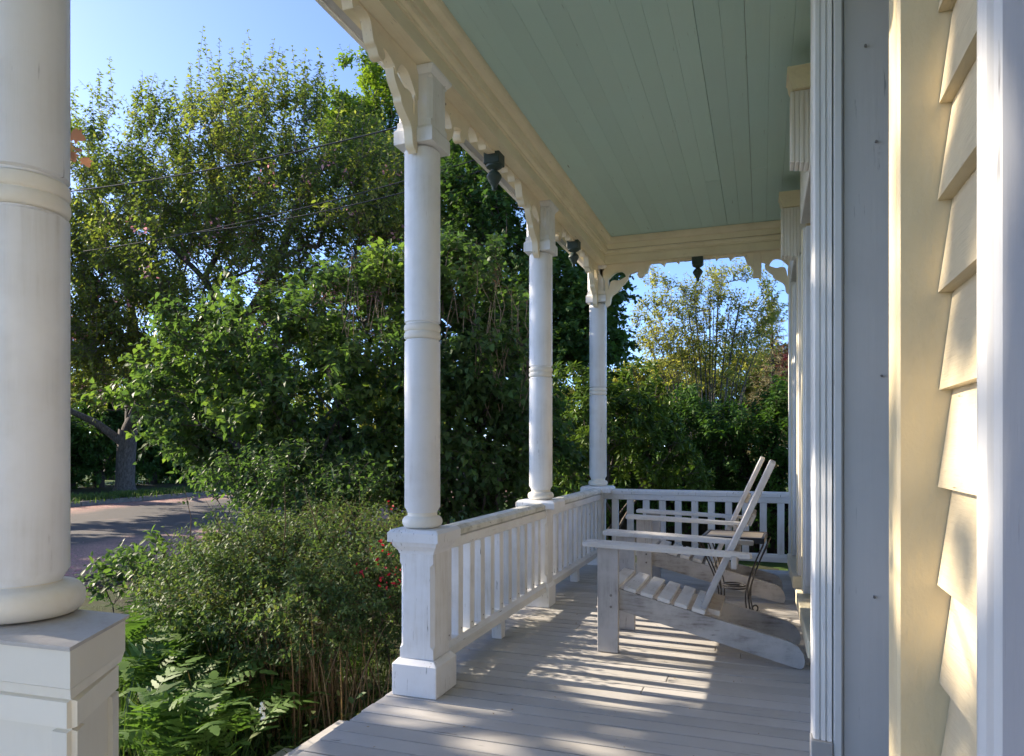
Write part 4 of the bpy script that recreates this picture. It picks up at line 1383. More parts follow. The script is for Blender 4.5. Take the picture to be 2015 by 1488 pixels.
lob = [ell(330, 790, 7.6, 95, 95, 0.7), ell(430, 700, 7.4, 110, 90, 0.8), ell(560, 680, 7.2, 130, 100, 0.9), ell(690, 640, 7.0, 110, 110, 0.9), ell(620, 790, 7.0, 170, 90, 0.9), ell(480, 840, 7.2, 160, 80, 0.8),
       ell(760, 760, 6.8, 90, 130, 0.8), ell(760, 560, 7.0, 70, 60, 0.6), ell(410, 880, 7.4, 100, 50, 0.6), ell(700, 900, 6.8, 120, 80, 0.7), ell(600, 920, 7.0, 160, 70, 0.6), ell(760, 960, 6.6, 90, 70, 0.5)]
tips = sample_crown(lob, 800, R, 0.36, (12, 0.75, -0.30))
lb = W(620, 1040, 7.2); lb[2] = GZ
roots = multi_stem(lb[0], lb[1], 9, 0.35, [W(430, 790, 7.3), W(560, 760, 7.1), W(690, 720, 7.0), W(640, 830, 6.9), W(760, 700, 6.9)], R)
lil, lT, lN = plant('lilac_bush', 'big rounded lilac with heart shaped leaves left of the first full column', 'bush', lb, roots, tips, 'heart', L_LILAC, BARK, 51, size=0.080, per_tip=4, nl=7, slen=0.30, step=0.2, tint_bias=0.12,
                    r_tip=0.003, r_max=0.035, parts=300, droop=0.5, up=0.5, out=0.8, twig_r=0.0022, tint_noise=1.2, top_names=('stem', 'foliage'), group='lilac bushes')
o = scatter_clusters('flower_panicle', [W(660, 575, 6.6), W(672, 560, 6.6), W(640, 580, 6.6), W(738, 578, 6.5), W(733, 590, 6.5), W(515, 645, 6.9), W(508, 655, 6.9), W(700, 600, 6.6)], 60, 0.042, 0.016, L_LILACF, lil, lb, 7, 'diamond', (0.9, 0.9, 1.4))
o['kind'] = 'stuff'

lob = [ell(930, 560, 6.9, 75, 80, 0.6), ell(880, 650, 6.7, 80, 110, 0.7), ell(960, 700, 6.9, 100, 90, 0.8), ell(900, 800, 6.7, 110, 100, 0.8), ell(1000, 800, 7.0, 90, 100, 0.7), ell(915, 510, 7.0, 40, 35, 0.35), ell(850, 560, 6.9, 70, 70, 0.5), ell(1010, 650, 7.1, 40, 50, 0.4), ell(930, 900, 6.7, 110, 80, 0.6), ell(1060, 900, 7.2, 90, 100, 0.6), ell(920, 980, 6.6, 100, 50, 0.5)]
tips = sample_crown(lob, 640, R, 0.36, (13, 0.7, -0.2))
lb2 = W(930, 1010, 6.9); lb2[2] = GZ
roots = multi_stem(lb2[0], lb2[1], 9, 0.3, [W(930, 720, 6.9), W(880, 760, 6.8), W(970, 780, 6.9), W(1000, 800, 7.0)], R)
lil2, _, _ = plant('lilac_bush', 'tall lilac with brown spent flower heads between the first two full columns', 'bush', lb2, roots, tips, 'heart', L_LILAC, BARK, 52, size=0.080, per_tip=4, nl=6, slen=0.28, step=0.2,
                   r_tip=0.003, r_max=0.03, parts=300, droop=0.55, up=0.5, out=0.8, twig_r=0.0022, tint_bias=-0.05, top_names=('stem', 'foliage'), group='lilac bushes')
tw = MB(tuple(lb2))
sd = []
for k in range(26):
    u0 = R.uniform(890, 1040); v0 = R.uniform(520, 700)
    p0 = W(u0 + R.uniform(-25, 25), v0 + R.uniform(90, 170), 6.5); p1 = W(u0, v0, 6.45)
    pm = (p0 + p1) / 2 + R.normal(size=3) * 0.05
    tw.tube([p0, pm, p1], [0.004, 0.003, 0.0016], 5)
    if k % 2 == 0:
        sd.append(p1)
tw.build('bare_twigs', bark_mat('dry_twig', (0.20, 0.15, 0.11), (0.34, 0.27, 0.20)), lil2)
o = scatter_clusters('spent_flower_head', sd, 34, 0.03, 0.014, leaf_mat('spent_flower', [(0, (0.12, 0.045, 0.035)), (1, (0.22, 0.09, 0.06))], 0.2), lil2, lb2, 8, 'diamond', (0.8, 0.8, 1.8))
o['kind'] = 'stuff'
tw = MB(tuple(lb))
for k in range(16):
    u0 = R.uniform(670, 780); v0 = R.uniform(480, 580)
    p0 = W(u0 + R.uniform(-20, 20), v0 + R.uniform(80, 150), 6.6); p1 = W(u0, v0, 6.6)
    tw.tube([p0, (p0 + p1) / 2 + R.normal(size=3) * 0.04, p1], [0.004, 0.003, 0.0015], 5)
tw.build('bare_twigs', bpy.data.materials['dry_twig'], lil)

# ------------------------------------------------------------------ rhododendron, hedge, golden shrub, spruce beyond the end railing
rb_ = W(1200, 1000, 9.2); rb_[2] = GZ
lob = [ell(1230, 760, 9.0, 75, 70, 0.7), ell(1180, 860, 8.8, 100, 90, 0.8), ell(1280, 880, 9.0, 80, 90, 0.8), ell(1130, 800, 9.0, 80, 90, 0.7), ell(1330, 930, 9.0, 70, 50, 0.5), ell(1090, 900, 8.8, 90, 90, 0.7)]
tips = sample_crown(lob, 360, R, 0.35, (14, 0.8, -0.5))
plant('rhododendron', 'glossy long leaved rhododendron just outside the corner of the porch', 'bush', rb_, multi_stem(rb_[0], rb_[1], 6, 0.3, [W(1230, 830, 9), W(1180, 900, 8.9), W(1280, 920, 9)], R), tips, 'long', L_RHODO, BARK, 53,
      size=0.135, per_tip=3, nl=9, slen=0.10, step=0.25, r_tip=0.004, r_max=0.03, parts=300, droop=0.3, spread=1.2, up=0.5, out=0.8, top_names=('stem', 'foliage'))

hb = np.array((0.0, 11.2, GZ))
tips = []
for k in range(2000):
    xx = rr.uniform(-3.2, 3.4)
    top = 1.66 + 0.10 * (xx + 1.0) / 2.2 + 0.12 * math.sin(xx * 5.0) + 0.08 * math.sin(xx * 11)
    zz = GZ + (top - GZ) * rr.random() ** 0.55
    tips.append((xx, 10.9 + rr.uniform(-0.75, 0.75) * (0.75 + 0.25 * rr.random()), zz))
plant('hedge', 'dark dense hedge beyond the far end railing', 'hedge', hb, [[(xx, 11.0 + 0.2 * math.sin(xx * 7), GZ), (xx, 11.0, 0.2)] for xx in np.arange(-3.2, 3.4, 0.3)], np.array(tips), 'diamond', L_HEDGE, BARK_D, 54,
      size=0.095, per_tip=4, nl=10, slen=0.26, step=0.3, r_tip=0.003, twig_r=0.002, tint_noise=0.8, tint_bias=0.2, top_names=('stem', 'foliage'))

gb = W(1390, 830, 21); gb[2] = GZ
roots, tps = [], []
for k in range(26):
    f = (k + 0.5) / 26
    u1 = 1255 + 265 * f + R.uniform(-10, 10)
    v1 = 560 + 90 * abs(f - 0.5) * 2 + R.uniform(-15, 40)
    t = W(u1, v1, 21 + R.uniform(-1, 1))
    b0 = W(1375 + 40 * f, 830, 21 + R.uniform(-0.2, 0.2)); b0[2] = GZ
    mid = b0 + (t - b0) * 0.55 + np.array((0, 0, 0.6))
    roots.append(path_pts([b0, mid, t], 7))
lob = [ell(1275, 640, 21, 35, 45, 1.0), ell(1510, 610, 21, 35, 60, 1.0), ell(1330, 600, 21, 50, 40, 1.0), ell(1300, 690, 21, 45, 50, 1.22), ell(1350, 660, 21, 60, 70, 1.22), ell(1420, 650, 21, 70, 80, 1.22), ell(1480, 680, 21, 50, 70, 1.22), ell(1400, 590, 21, 60, 40, 1.08), ell(1300, 560, 21, 35, 22, 0.54),
       ell(1420, 545, 21, 60, 22, 0.81), ell(1490, 545, 21, 45, 22, 0.68), ell(1385, 720, 21, 110, 60, 1.22)]
tips = sample_crown(lob, 620, R, 0.5, None)
plant('golden_shrub', 'vase shaped shrub with many thin stems and sparse golden green leaves against the sky', 'shrub', gb, roots, tips, 'diamond', L_GOLD, BARK, 55, size=0.13, per_tip=3, nl=7, slen=0.45, step=0.35,
      r_tip=0.006, r_max=0.028, twig_r=0.004, alpha=0.05, up=0.7, out=0.5, tint_noise=1.5, tint_bias=-0.08, top_names=('stem', 'foliage'))

# spruce: whorled drooping boughs
sb = W(1522, 820, 24); sb[2] = GZ
spr = empty('spruce_tree', tuple(sb), 'thin spruce with a pointed top beside the house corner', 'tree')
top = W(1518, 585, 24)
Hs = top[2] - sb[2]
MB(tuple(sb)).tube([sb, (sb + top) / 2 + (0.02, 0, 0), (top[0], top[1], top[2])], [0.14, 0.08, 0.012], 8).build('trunk', BARK_D, spr, True)
A, B, Pn, Dn, Nn_ = [], [], [], [], []
for k in range(150):
    f = (k + 0.5) / 150
    z = sb[2] + 0.6 + (Hs - 0.7) * f
    Lb = (1 - f) ** 0.85 * 1.5 + 0.10
    a = k * 2.399 + R.uniform(-0.3, 0.3)
    c = sb + (np.array(top) - sb) * ((z - sb[2]) / Hs)
    dirv = np.array((math.cos(a), math.sin(a), 0.25 - 0.55 * (1 - f)))
    e_ = c + dirv * Lb * R.uniform(0.75, 1.1)
    A.append(c); B.append(e_)
    for q in range(int(12 + 34 * Lb)):
        t = R.uniform(0.15, 1.0)
        p = c + (e_ - c) * t
        dd = unit(e_ - c) * 0.5 + R.normal(size=3) * 0.55 + np.array((0, 0, -0.25))
        Pn.append(p); Dn.append(dd); Nn_.append(R.normal(size=3))
A, B = np.array(A), np.array(B)
link_mesh('bough', edges_mesh('bough', A - sb, B - sb, np.full(len(A), 0.014), np.full(len(A), 0.004), BARK_D, 4), spr)
Pn = np.array(Pn)
link_mesh('foliage', leaves_mesh('foliage', Pn - sb, np.array(Dn), np.array(Nn_), R.uniform(0.14, 0.26, len(Pn)), np.clip(R.normal(0.5, 0.25, len(Pn)), 0, 1), 'blade', L_SPRUCE), spr)

db = W(1600, 830, 30); db[2] = GZ
plant('red_maple', 'dark red leaved maple low behind the spruce at the house corner', 'tree', db, [path_pts([db, db + (0, 0, 1.2), db + (0, 0, 2.2)], 4)], sample_crown([ell(1590, 730, 30, 70, 55, 1.8)], 130, R, 0.45), 'diamond', L_RED, BARK_D, 56,
      size=0.26, per_tip=4, nl=8, slen=0.6, step=0.8, twig_r=0.008)
db = W(1400, 830, 32); db[2] = GZ
plant('yellow_bush', 'bank of sunlit yellow green bushes far behind the golden shrub', 'bush', db, [[db + (k, 0, 0), db + (k * 1.05, 0, 1.2)] for k in np.arange(-4.5, 5.0, 1.0)],
      sample_crown([ell(1290, 790, 32, 70, 90, 1.5), ell(1370, 790, 32, 90, 100, 1.8), ell(1470, 790, 32, 90, 100, 1.8), ell(1540, 780, 32, 80, 110, 1.8), ell(1240, 770, 32, 60, 50, 1.5)], 900, R, 0.5, (5, 2.2, -0.5)), 'diamond', L_GOLD, BARK_D, 57,
      size=0.30, per_tip=4, nl=9, slen=0.7, step=0.8, twig_r=0.008, tint_bias=0.15, tint_noise=4, top_names=('stem', 'foliage'))

# trees on this side of the street, outside the picture, that dapple the porch with shade
def gap(P):
    """openings in the canopy where the low sun comes through"""
    s = np.array(SUN_DIR)
    t = (P[:, 0] + 0.8) / -s[0] if False else -(P[:, 0] + 0.6) / (-s[0])
    q = P - s[None] * ((P[:, 0] + 0.6) / s[0])[:, None]          # where the ray meets the plane x = -0.6
    y, z = q[:, 1], q[:, 2]
    a = (y > 3.72) & (y < 4.85) & (z > -0.75) & (z < 0.14)
    b = (y > 1.9) & (y < 2.95) & (z > -0.60) & (z < 0.12) & (np.sin(y * 9 + z * 7) > -0.5)
    c = (y > 0.95) & (y < 1.6) & (z > 0.8) & (z < 3.0) & (np.sin(y * 13 + z * 4.1) > -0.3)
    d = (y > 4.6) & (y < 6.3) & (z > 0.3) & (z < 2.2) & (np.sin(y * 7 + z * 6.1) > 0.1)
    e = (y > 0.74) & (y < 1.0) & (z > 0.3) & (z < 3.0) & (np.sin(z * 5) > 0.1)
    return a | b | c | d | e


for k, (bx_, by_, lobes_) in enumerate((
        ((-9.2), 1.6, [((-9.2, 1.0, 6.2), (0.9, 1.7, 1.9)), ((-9.1, 3.4, 6.2), (0.9, 1.6, 1.7)), ((-9.2, 1.4, 4.3), (0.8, 1.9, 0.6)), ((-9.3, 1.7, 6.3), (0.7, 0.9, 1.8), 3.0), ((-9.4, 0.9, 6.4), (0.6, 0.7, 1.9), 3.0), ((-9.2, 2.7, 4.25), (0.7, 0.9, 0.5), 1.1), ((-9.0, 0.9, 5.2), (0.7, 0.9, 1.0), 2.0), ((-9.0, 5.0, 5.6), (0.7, 0.8, 1.3)), ((-9.2, 3.7, 4.85), (0.5, 0.9, 0.30), 1.4)]),
        ((-21.5), 9.0, [((-21.5, 9.4, 5.4), (1.8, 3.2, 2.2)), ((-21.0, 13.0, 5.4), (1.8, 1.5, 2.0))]))):
    tips = sample_crown(lobes_, (1150, 420)[k], R, 0.5, (16, 1.1, -0.75))
    tips = tips[~gap(tips)]
    b_ = np.array((bx_, by_, GZ))
    plant('street_maple', ['spreading street maple just left of view that dapples the porch with shade', 'tall street maple on the far verge outside the left edge of view'][k], 'tree', b_,
          [path_pts([b_, b_ + (0, 0, 1.8), b_ + (0.1, 0.1, 3.6)], 5)], tips, 'maple', L_MAPLE, BARK, 61 + k, size=(0.13, 0.22)[k], per_tip=3, nl=8, slen=(0.26, 0.6)[k], step=0.5, r_tip=0.005, r_max=0.2, twig_r=0.003)

# ------------------------------------------------------------------ border planting in front of the porch
ab = W(520, 1330, 4.3); ab[2] = GZ
ab = np.array((-2.55, 3.35, GZ))
lob = [((-2.95, 3.4, 0.22), (0.55, 0.5, 0.30)), ((-2.4, 3.3, 0.22), (0.55, 0.5, 0.30)), ((-3.3, 4.0, 0.30), (0.5, 0.55, 0.30)), ((-2.5, 4.0, 0.38), (0.6, 0.55, 0.30)), ((-2.05, 3.6, 0.25), (0.30, 0.5, 0.32)), ((-2.8, 3.7, 0.40), (0.6, 0.5, 0.25))]
tips = sample_crown(lob, 800, R, 0.35, (17, 0.6, -0.7))
roots = []
for k in range(26):
    b0 = np.array((-2.55 + R.uniform(-0.45, 0.45), 3.45 + R.uniform(-0.35, 0.35), GZ))
    t = b0 + np.array((R.uniform(-0.5, 0.5), R.uniform(-0.2, 0.4), R.uniform(0.5, 0.8)))
    roots.append(path_pts([b0, b0 * 0.5 + t * 0.5 + R.normal(size=3) * 0.04, t], 4))
plant('abelia_shrub', 'wide small leaved shrub with arching reddish stems in front of the railing', 'shrub', ab, roots, tips, 'oval', L_ABELIA, STEM_RED, 71, size=0.034, per_tip=4, nl=12, slen=0.20, step=0.12, r_tip=0.0016, r_max=0.006,
      twig_r=0.0013, up=0.35, out=0.8, parts=300, droop=0.25, tint_noise=0.5, top_names=('stem', 'foliage'))

abo = [o_ for o_ in bpy.data.objects if o_.name == 'abelia_shrub'][0]
for (pa, pm, pb, r0, mt_) in (((556, 1110), (562, 1030), (560, 950), 0.0040, STEM_RED), ((630, 1060), (612, 1000), (596, 948), 0.0036, STEM_RED), ((374, 1090), (376, 1020), (362, 958), 0.0026, L_DRY), ((455, 1172), (485, 1166), (508, 1216), 0.0024, L_DRY),
                              ((700, 1040), (690, 1000), (672, 975), 0.0022, STEM_RED), ((440, 1060), (420, 1010), (405, 985), 0.0020, STEM_RED), ((745, 1080), (770, 1110), (790, 1135), 0.0018, L_DRY), ((300, 1130), (330, 1085), (345, 1050), 0.0020, L_DRY)):
    MB(tuple(ab)).tube([W(*pa, 4.1), W(*pm, 4.05), W(*pb, 4.1)], [r0, r0 * 0.8, r0 * 0.5], 5).build('whip_stem', mt_, abo)
rt = empty('tree_root', (-7.3, 6.2, GZ), 'gnarled surface roots running along the dirt path edge by the road', 'root')
for (x0, x1, y0, y1, r0) in ((-7.72, -7.5, 4.6, 8.6, 0.055), (-7.2, -7.05, 4.4, 7.6, 0.045), (-6.95, -6.75, 4.5, 6.8, 0.05)):
    MB((-7.3, 6.2, GZ)).tube([(x0 + (x1 - x0) * t + 0.05 * math.sin(t * 9 + y0), y0 + (y1 - y0) * t, GZ + 0.02 + 0.015 * math.sin(t * 13)) for t in np.linspace(0, 1, 22)], [r0 * (1 - 0.5 * t) for t in np.linspace(0, 1, 22)], 7).build('root_strand', BARK, rt, True)

mb_ = W(560, 960, 6.2); mb_[2] = GZ
lob = [ell(560, 935, 6.0, 150, 50, 0.5), ell(470, 960, 6.0, 90, 40, 0.4), ell(690, 960, 5.8, 90, 50, 0.4), ell(590, 1000, 5.8, 160, 50, 0.4)]
tips = sample_crown(lob, 260, R, 0.4, (19, 0.5, -0.6))
plant('viburnum_bush', 'low mid green bush in front of the lilac stems', 'bush', mb_, multi_stem(mb_[0], mb_[1], 7, 0.4, [W(560, 980, 6), W(470, 990, 6), W(680, 990, 5.9)], R), tips, 'oval', L_LILAC, BARK, 72, size=0.06, per_tip=3, nl=8, slen=0.2, step=0.2,
      r_tip=0.002, r_max=0.012, twig_r=0.0018, up=0.5, out=0.7, parts=150, top_names=('stem', 'foliage'))

zb = np.array((-1.95, 3.55, GZ))
lob = [((-1.90, 3.75, 0.35), (0.22, 0.35, 0.28)), ((-1.95, 3.45, 0.15), (0.22, 0.3, 0.3))]
tips = sample_crown(lob, 110, R, 0.4)
az, aT, _ = plant('azalea', 'red flowering azalea tucked against the railing pedestal', 'shrub', zb, multi_stem(-1.92, 3.6, 5, 0.15, [np.array((-1.9, 3.7, 0.1)), np.array((-1.95, 3.5, 0.05))], R), tips, 'oval', L_ABELIA, BARK, 73, size=0.034, per_tip=3, nl=7, slen=0.12,
                  step=0.12, r_tip=0.0015, r_max=0.008, twig_r=0.0013, parts=0, top_names=('stem', 'foliage'))
fl_c = np.array([W(712, 1120, 3.6), W(765, 1000, 3.9), W(735, 1080, 3.7), W(755, 1075, 3.7), W(770, 1090, 3.65), W(775, 1120, 3.6), W(760, 1140, 3.55), W(780, 1150, 3.5), W(700, 1128, 3.6), W(748, 1110, 3.6), W(782, 1078, 3.7), W(758, 1160, 3.5)])
o = scatter_clusters('flower', fl_c, 4, 0.016, 0.028, L_AZALEA, az, zb, 9, 'oval')
o['kind'] = 'stuff'

# ferns: fronds are parts
def frond_mesh(seed, lacy=False):
    r = np.random.default_rng(seed)
    V, F, T = [], [], []
    n = 9 if not lacy else 24

    def lobe(p, d, nrm, L, wd, tint, wav):
        s = unit(np.cross(nrm, d))
        k0 = len(V)
        m = 6
        for i in range(m + 1):
            t = i / m
            w_ = wd * (math.sin(math.pi * min(1, 0.16 + 0.84 * t ** 0.8)) ** 0.75) * (1 + (wav * (1 if i % 2 else -1)))
            c = p + d * L * t - nrm * 0.12 * L * t * t
            V.extend([c + s * w_, c - s * w_]); T.extend([tint, tint])
        for i in range(m):
            a = k0 + 2 * i
            F.append((a, a + 1, a + 3)); F.append((a, a + 3, a + 2))
    # stalk rises then arches: unit length along +x in plan, z up
    def spine(t):
        return np.array((0.50 * t ** 2.2, 0, 1.05 * t - 0.30 * t ** 4))
    for i in range(14):
        a, b = spine(i / 14), spine((i + 1) / 14)
        k0 = len(V)
        for q, c in ((0, a), (1, b)):
            w_ = 0.009 * (1 - 0.7 * (i + q) / 14)
            V.extend([c + (0, w_, 0), c - (0, w_, 0)]); T.extend([0.6, 0.6])
        F.append((k0, k0 + 1, k0 + 3)); F.append((k0, k0 + 3, k0 + 2))
    s0 = 0.55 if not lacy else 0.15
    for i in range(n):
        t = s0 + (1 - s0) * i / n
        c = spine(t); ax = unit(spine(min(t + 0.02, 1.02)) - c)
        nrm = unit(np.cross(ax, np.array((0, 1, 0))) * -1)
        if nrm[2] < 0:
            nrm = -nrm
        fade = 1 - ((t - s0) / (1 - s0)) ** 1.3
        L = (0.23 * (0.3 + 0.7 * fade)) if not lacy else 0.17 * (0.2 + 0.8 * fade) * (0.5 + 0.5 * min(1, (t - s0) * 6))
        for sg in (-1, 1):
            d = unit(np.array((0, sg * 1.0, 0)) + ax * (0.55 if not lacy else 0.35) + r.normal(size=3) * 0.13)
            nrm = unit(nrm + r.normal(size=3) * 0.16)
            lobe(c, d, nrm, L * r.uniform(0.9, 1.1), (0.0165 if not lacy else 0.009), float(np.clip(r.normal(0.5, 0.2), 0, 1)), 0.22 if not lacy else 0.3)
    c = spine(1.0); lobe(c, unit(spine(1.0) - spine(0.96)), np.array((0.5, 0, 0.86)), 0.16 if not lacy else 0.05, 0.035 if not lacy else 0.01, 0.6, 0.15)
    return raw_mesh('frond', np.array(V), np.array(F), L_FERN, np.array(T))


FR = [frond_mesh(s) for s in (1, 2, 3, 4)]
FRL = [frond_mesh(s, True) for s in (5, 6, 7)]


def fern(x, y, n, size, label, lacy=False, seed=0, z=GZ):
    root = empty('fern', (x, y, z), label, 'fern', 'ferns in the border below the porch')
    r = random.Random(seed)
    for k in range(n):
        o = link_mesh('frond', (FRL if lacy else FR)[k % 3], root, (r.uniform(-.04, .04), r.uniform(-.04, .04), 0))
        s = size * 1.2 * r.uniform(0.75, 1.15)
        o.rotation_euler = (r.uniform(-0.15, 0.15), r.uniform(-0.30, 0.10), 2 * math.pi * k / n + r.uniform(-0.35, 0.35))
        o.scale = (s, s, s)


def gpos(u, v, z=GZ):
    xr, zr = (u - 1007.5) / 1390, (880 - v) / 1390
    d = (z - CAM_H) / zr
    return W(u, v, d)


ferns = [(430, 1400, 8, 0.66, False, 'broad toothed fern at the centre of the border, tallest of its kind'), (300, 1440, 8, 0.60, False, 'broad toothed fern beside the cream pedestal'), (345, 1370, 7, 0.60, False, 'broad toothed fern behind the one beside the cream pedestal'),
         (470, 1375, 7, 0.62, False, 'broad toothed fern standing against the shrub stems'), (262, 1400, 7, 0.66, False, 'broad toothed fern partly hidden behind the cream pedestal'), (390, 1475, 8, 0.5, False, 'broad toothed fern at the bottom edge of the picture'),
         (560, 1410, 6, 0.34, False, 'small toothed fern right of the white bell flowers'), (575, 1460, 6, 0.36, False, 'small toothed fern next to the garden steps'), (480, 1480, 7, 0.40, False, 'low toothed fern left of the lowest garden step'),
         (345, 1430, 9, 0.62, True, 'feathery narrow fern among the broad toothed ones'), (275, 1350, 9, 0.66, True, 'feathery narrow fern right behind the cream pedestal'), (440, 1450, 8, 0.5, True, 'feathery narrow fern in front of the tallest broad fern'),
         (390, 1420, 9, 0.62, True, 'feathery narrow fern with its tips just above the broad toothed leaves'), (310, 1490, 8, 0.5, True, 'feathery narrow fern in the bottom corner by the cream pedestal'),
         (640, 1345, 8, 0.40, True, 'feathery fern in the dark soil left of the railing pedestal'), (700, 1325, 8, 0.42, True, 'feathery fern closest to the railing pedestal base'), (520, 1425, 6, 0.5, False, 'broad toothed fern just left of the white bells'),
         (410, 1350, 7, 0.62, False, 'broad toothed fern among the sword leaves'), (240, 1460, 7, 0.56, False, 'broad toothed fern pressed against the cream pedestal'), (610, 1385, 8, 0.36, True, 'feathery fern in front of the brown stalks'),
         (300, 1560, 8, 0.50, False, 'broad toothed fern lowest of all beside the cream pedestal'), (385, 1570, 8, 0.46, False, 'broad toothed fern low in front, below the feathery fronds'), (455, 1550, 7, 0.42, False, 'broad toothed fern low in front, next to the lowest garden step'),
         (345, 1580, 9, 0.50, True, 'feathery narrow fern lowest in front, between two broad toothed ferns')]
for k, (u, v, n, s, lc, lab) in enumerate(ferns):
    p = gpos(u, v + 25)
    fern(p[0], p[1], n, s, lab, lc, k)

# dry stalks, iris blades, grass tufts
def blades(name, label, cat, cx, cy, n, rx, ry, h, mat, seed, lean=0.25, kind=None, wd=0.012, z=GZ):
    r = np.random.default_rng(seed)
    V, F, T = [], [], []
    for k in range(n):
        b0 = np.array((cx + r.normal() * rx, cy + r.normal() * ry, z))
        a = r.uniform(0, 6.28); hh = h * r.uniform(0.55, 1.15); ln = lean * r.uniform(0.2, 1.6)
        dv = np.array((math.cos(a), math.sin(a), 0)); sv = np.array((-math.sin(a + 0.7), math.cos(a + 0.7), 0))
        k0 = len(V); t0 = r.random()
        m = 5
        for i in range(m + 1):
            t = i / m
            c = b0 + dv * ln * hh * t ** 1.8 + np.array((0, 0, hh * (t - 0.18 * ln * t ** 3)))
            w_ = wd * 0.5 * (1 - t ** 2.5) + 0.0004
            V += [c + sv * w_, c - sv * w_]; T += [t0, t0]
        for i in range(m):
            q = k0 + 2 * i
            F += [(q, q + 1, q + 3), (q, q + 3, q + 2)]
    b = np.array((cx, cy, z))
    o = link_mesh(name, raw_mesh(name, np.array(V) - b, np.array(F), mat, np.array(T)), None, tuple(b))
    tag(o, label, cat, None, kind)
    return o


blades('dry_stalks', 'thicket of brown dry stalks under the small leaved shrub', 'stalks', -2.45, 3.25, 260, 0.28, 0.14, 0.75, L_DRY, 3, 0.22, 'stuff', 0.006)
blades('iris_clump', 'clump of blue green sword leaves left of the brown stalks', 'iris', -3.05, 3.05, 46, 0.13, 0.12, 0.62, L_IRIS, 4, 0.3, None, 0.030)
blades('tall_grass', 'straggly tall grass behind the cream pedestal', 'grass', -3.2, 2.6, 420, 0.35, 0.35, 0.55, L_GRASS, 5, 0.4, 'stuff', 0.007)
blades('border_weeds', 'mixed low weeds and grass filling the border', 'weeds', -2.6, 3.1, 1700, 0.55, 0.9, 0.24, L_GRASS, 6, 0.6, 'stuff', 0.008)
blades('verge_grass', 'thin grass on the verge across the street', 'grass', -18.2, 17.0, 5000, 0.5, 5.0, 0.16, L_GRASS, 7, 0.5, 'stuff', 0.03, GZ + 0.1)
# leafy ground cover
P = []
rr2 = np.random.default_rng(77)
n = 5200
P = np.stack([rr2.uniform(-4.2, -1.62, n), rr2.uniform(1.6, 6.3, n), GZ + np.abs(rr2.normal(size=n)) * 0.13 + 0.02], 1)
o = link_mesh('ground_cover', leaves_mesh('ground_cover', P, np.concatenate([rr2.normal(size=(n, 2)), rr2.uniform(-0.3, 0.6, (n, 1))], 1), np.concatenate([rr2.normal(size=(n, 2)) * 0.5, np.ones((n, 1))], 1),
                                              rr2.uniform(0.03, 0.075, n), rr2.random(n), 'oval', L_ABELIA))
tag(o, 'low leafy ground cover under the shrubs and ferns', 'ground cover', None, 'stuff')

# small dark leaved plants by the path
for k, (u, v, h, lab) in enumerate(((265, 1150, 0.30, 'small broad leaved plant between the path and the grass'), (225, 1165, 0.20, 'low pale leaved plant at the edge of the dirt path'), (300, 1110, 0.42, 'upright leafy sapling near the road edge'))):
    p = gpos(u, v)
    p = W(u, v, 6.4 - 0.3 * k); p[2] = GZ
    plant('border_plant', lab, 'plant', p, [[p, p + (0, 0, h * 0.5)]], sample_crown([((p[0], p[1], GZ + h + 0.25), (0.28, 0.28, h * 0.6))], 22, R, 0.5), 'oval', L_LILAC, BARK, 80 + k, size=0.09, per_tip=2, nl=5, slen=0.12, step=0.15, r_tip=0.002, r_max=0.006,
          twig_r=0.0015, group='small plants by the path', top_names=('stem', 'foliage'))

# lily of the valley
lv = gpos(515, 1440)
lvr = empty('lily_of_the_valley', tuple(lv), 'lily of the valley with a spray of white bells and dark broad leaves', 'flower')
lc = W(517, 1398, 3.0)
m = MB(tuple(lv))
q = W(520, 1380, 3.0)
m.tube([lv, lv * 0.5 + q * 0.5 + (0.01, 0, 0.02), q], [0.0025, 0.002, 0.0014], 5).build('stalk', STEM_RED, lvr)
for k, (du, dv) in enumerate(((-2, 0), (0, 6), (3, 9), (-4, 10), (-3, 16), (2, 20), (3, 26), (-1, 29))):
    c = W(517 + du, 1384 + dv, 2.98 + 0.01 * (k % 3)) - lv
    MB().lathe([(0.0015, c[2] + 0.006), (0.0048, c[2] + 0.003), (0.0056, c[2] - 0.002), (0.0066, c[2] - 0.006)], c[0], c[1], 10).build('bell', leaf_mat('bell_white', [(0, (0.8, 0.8, 0.77)), (1, (0.8, 0.8, 0.77))], 0.2) if k == 0 else bpy.data.materials['bell_white'], lvr, True)
pv, dv_ = [], []
for k, (u, v, s, a) in enumerate(((500, 1405, 0.20, (-0.8, 0.1, 0.55)), (545, 1395, 0.20, (0.5, 0.3, 0.8)), (505, 1370, 0.2, (-0.3, 0.4, 0.9)))):
    pv = np.array([lv - lv]); dd = np.array([a])
    link_mesh('leaf', leaves_mesh('leaf', pv + np.array((0, 0, 0.08)), dd, np.array([[0.4, -0.6, 0.6]]), np.array([s]), np.array([0.1]), 'oval', L_MAPLE), lvr)

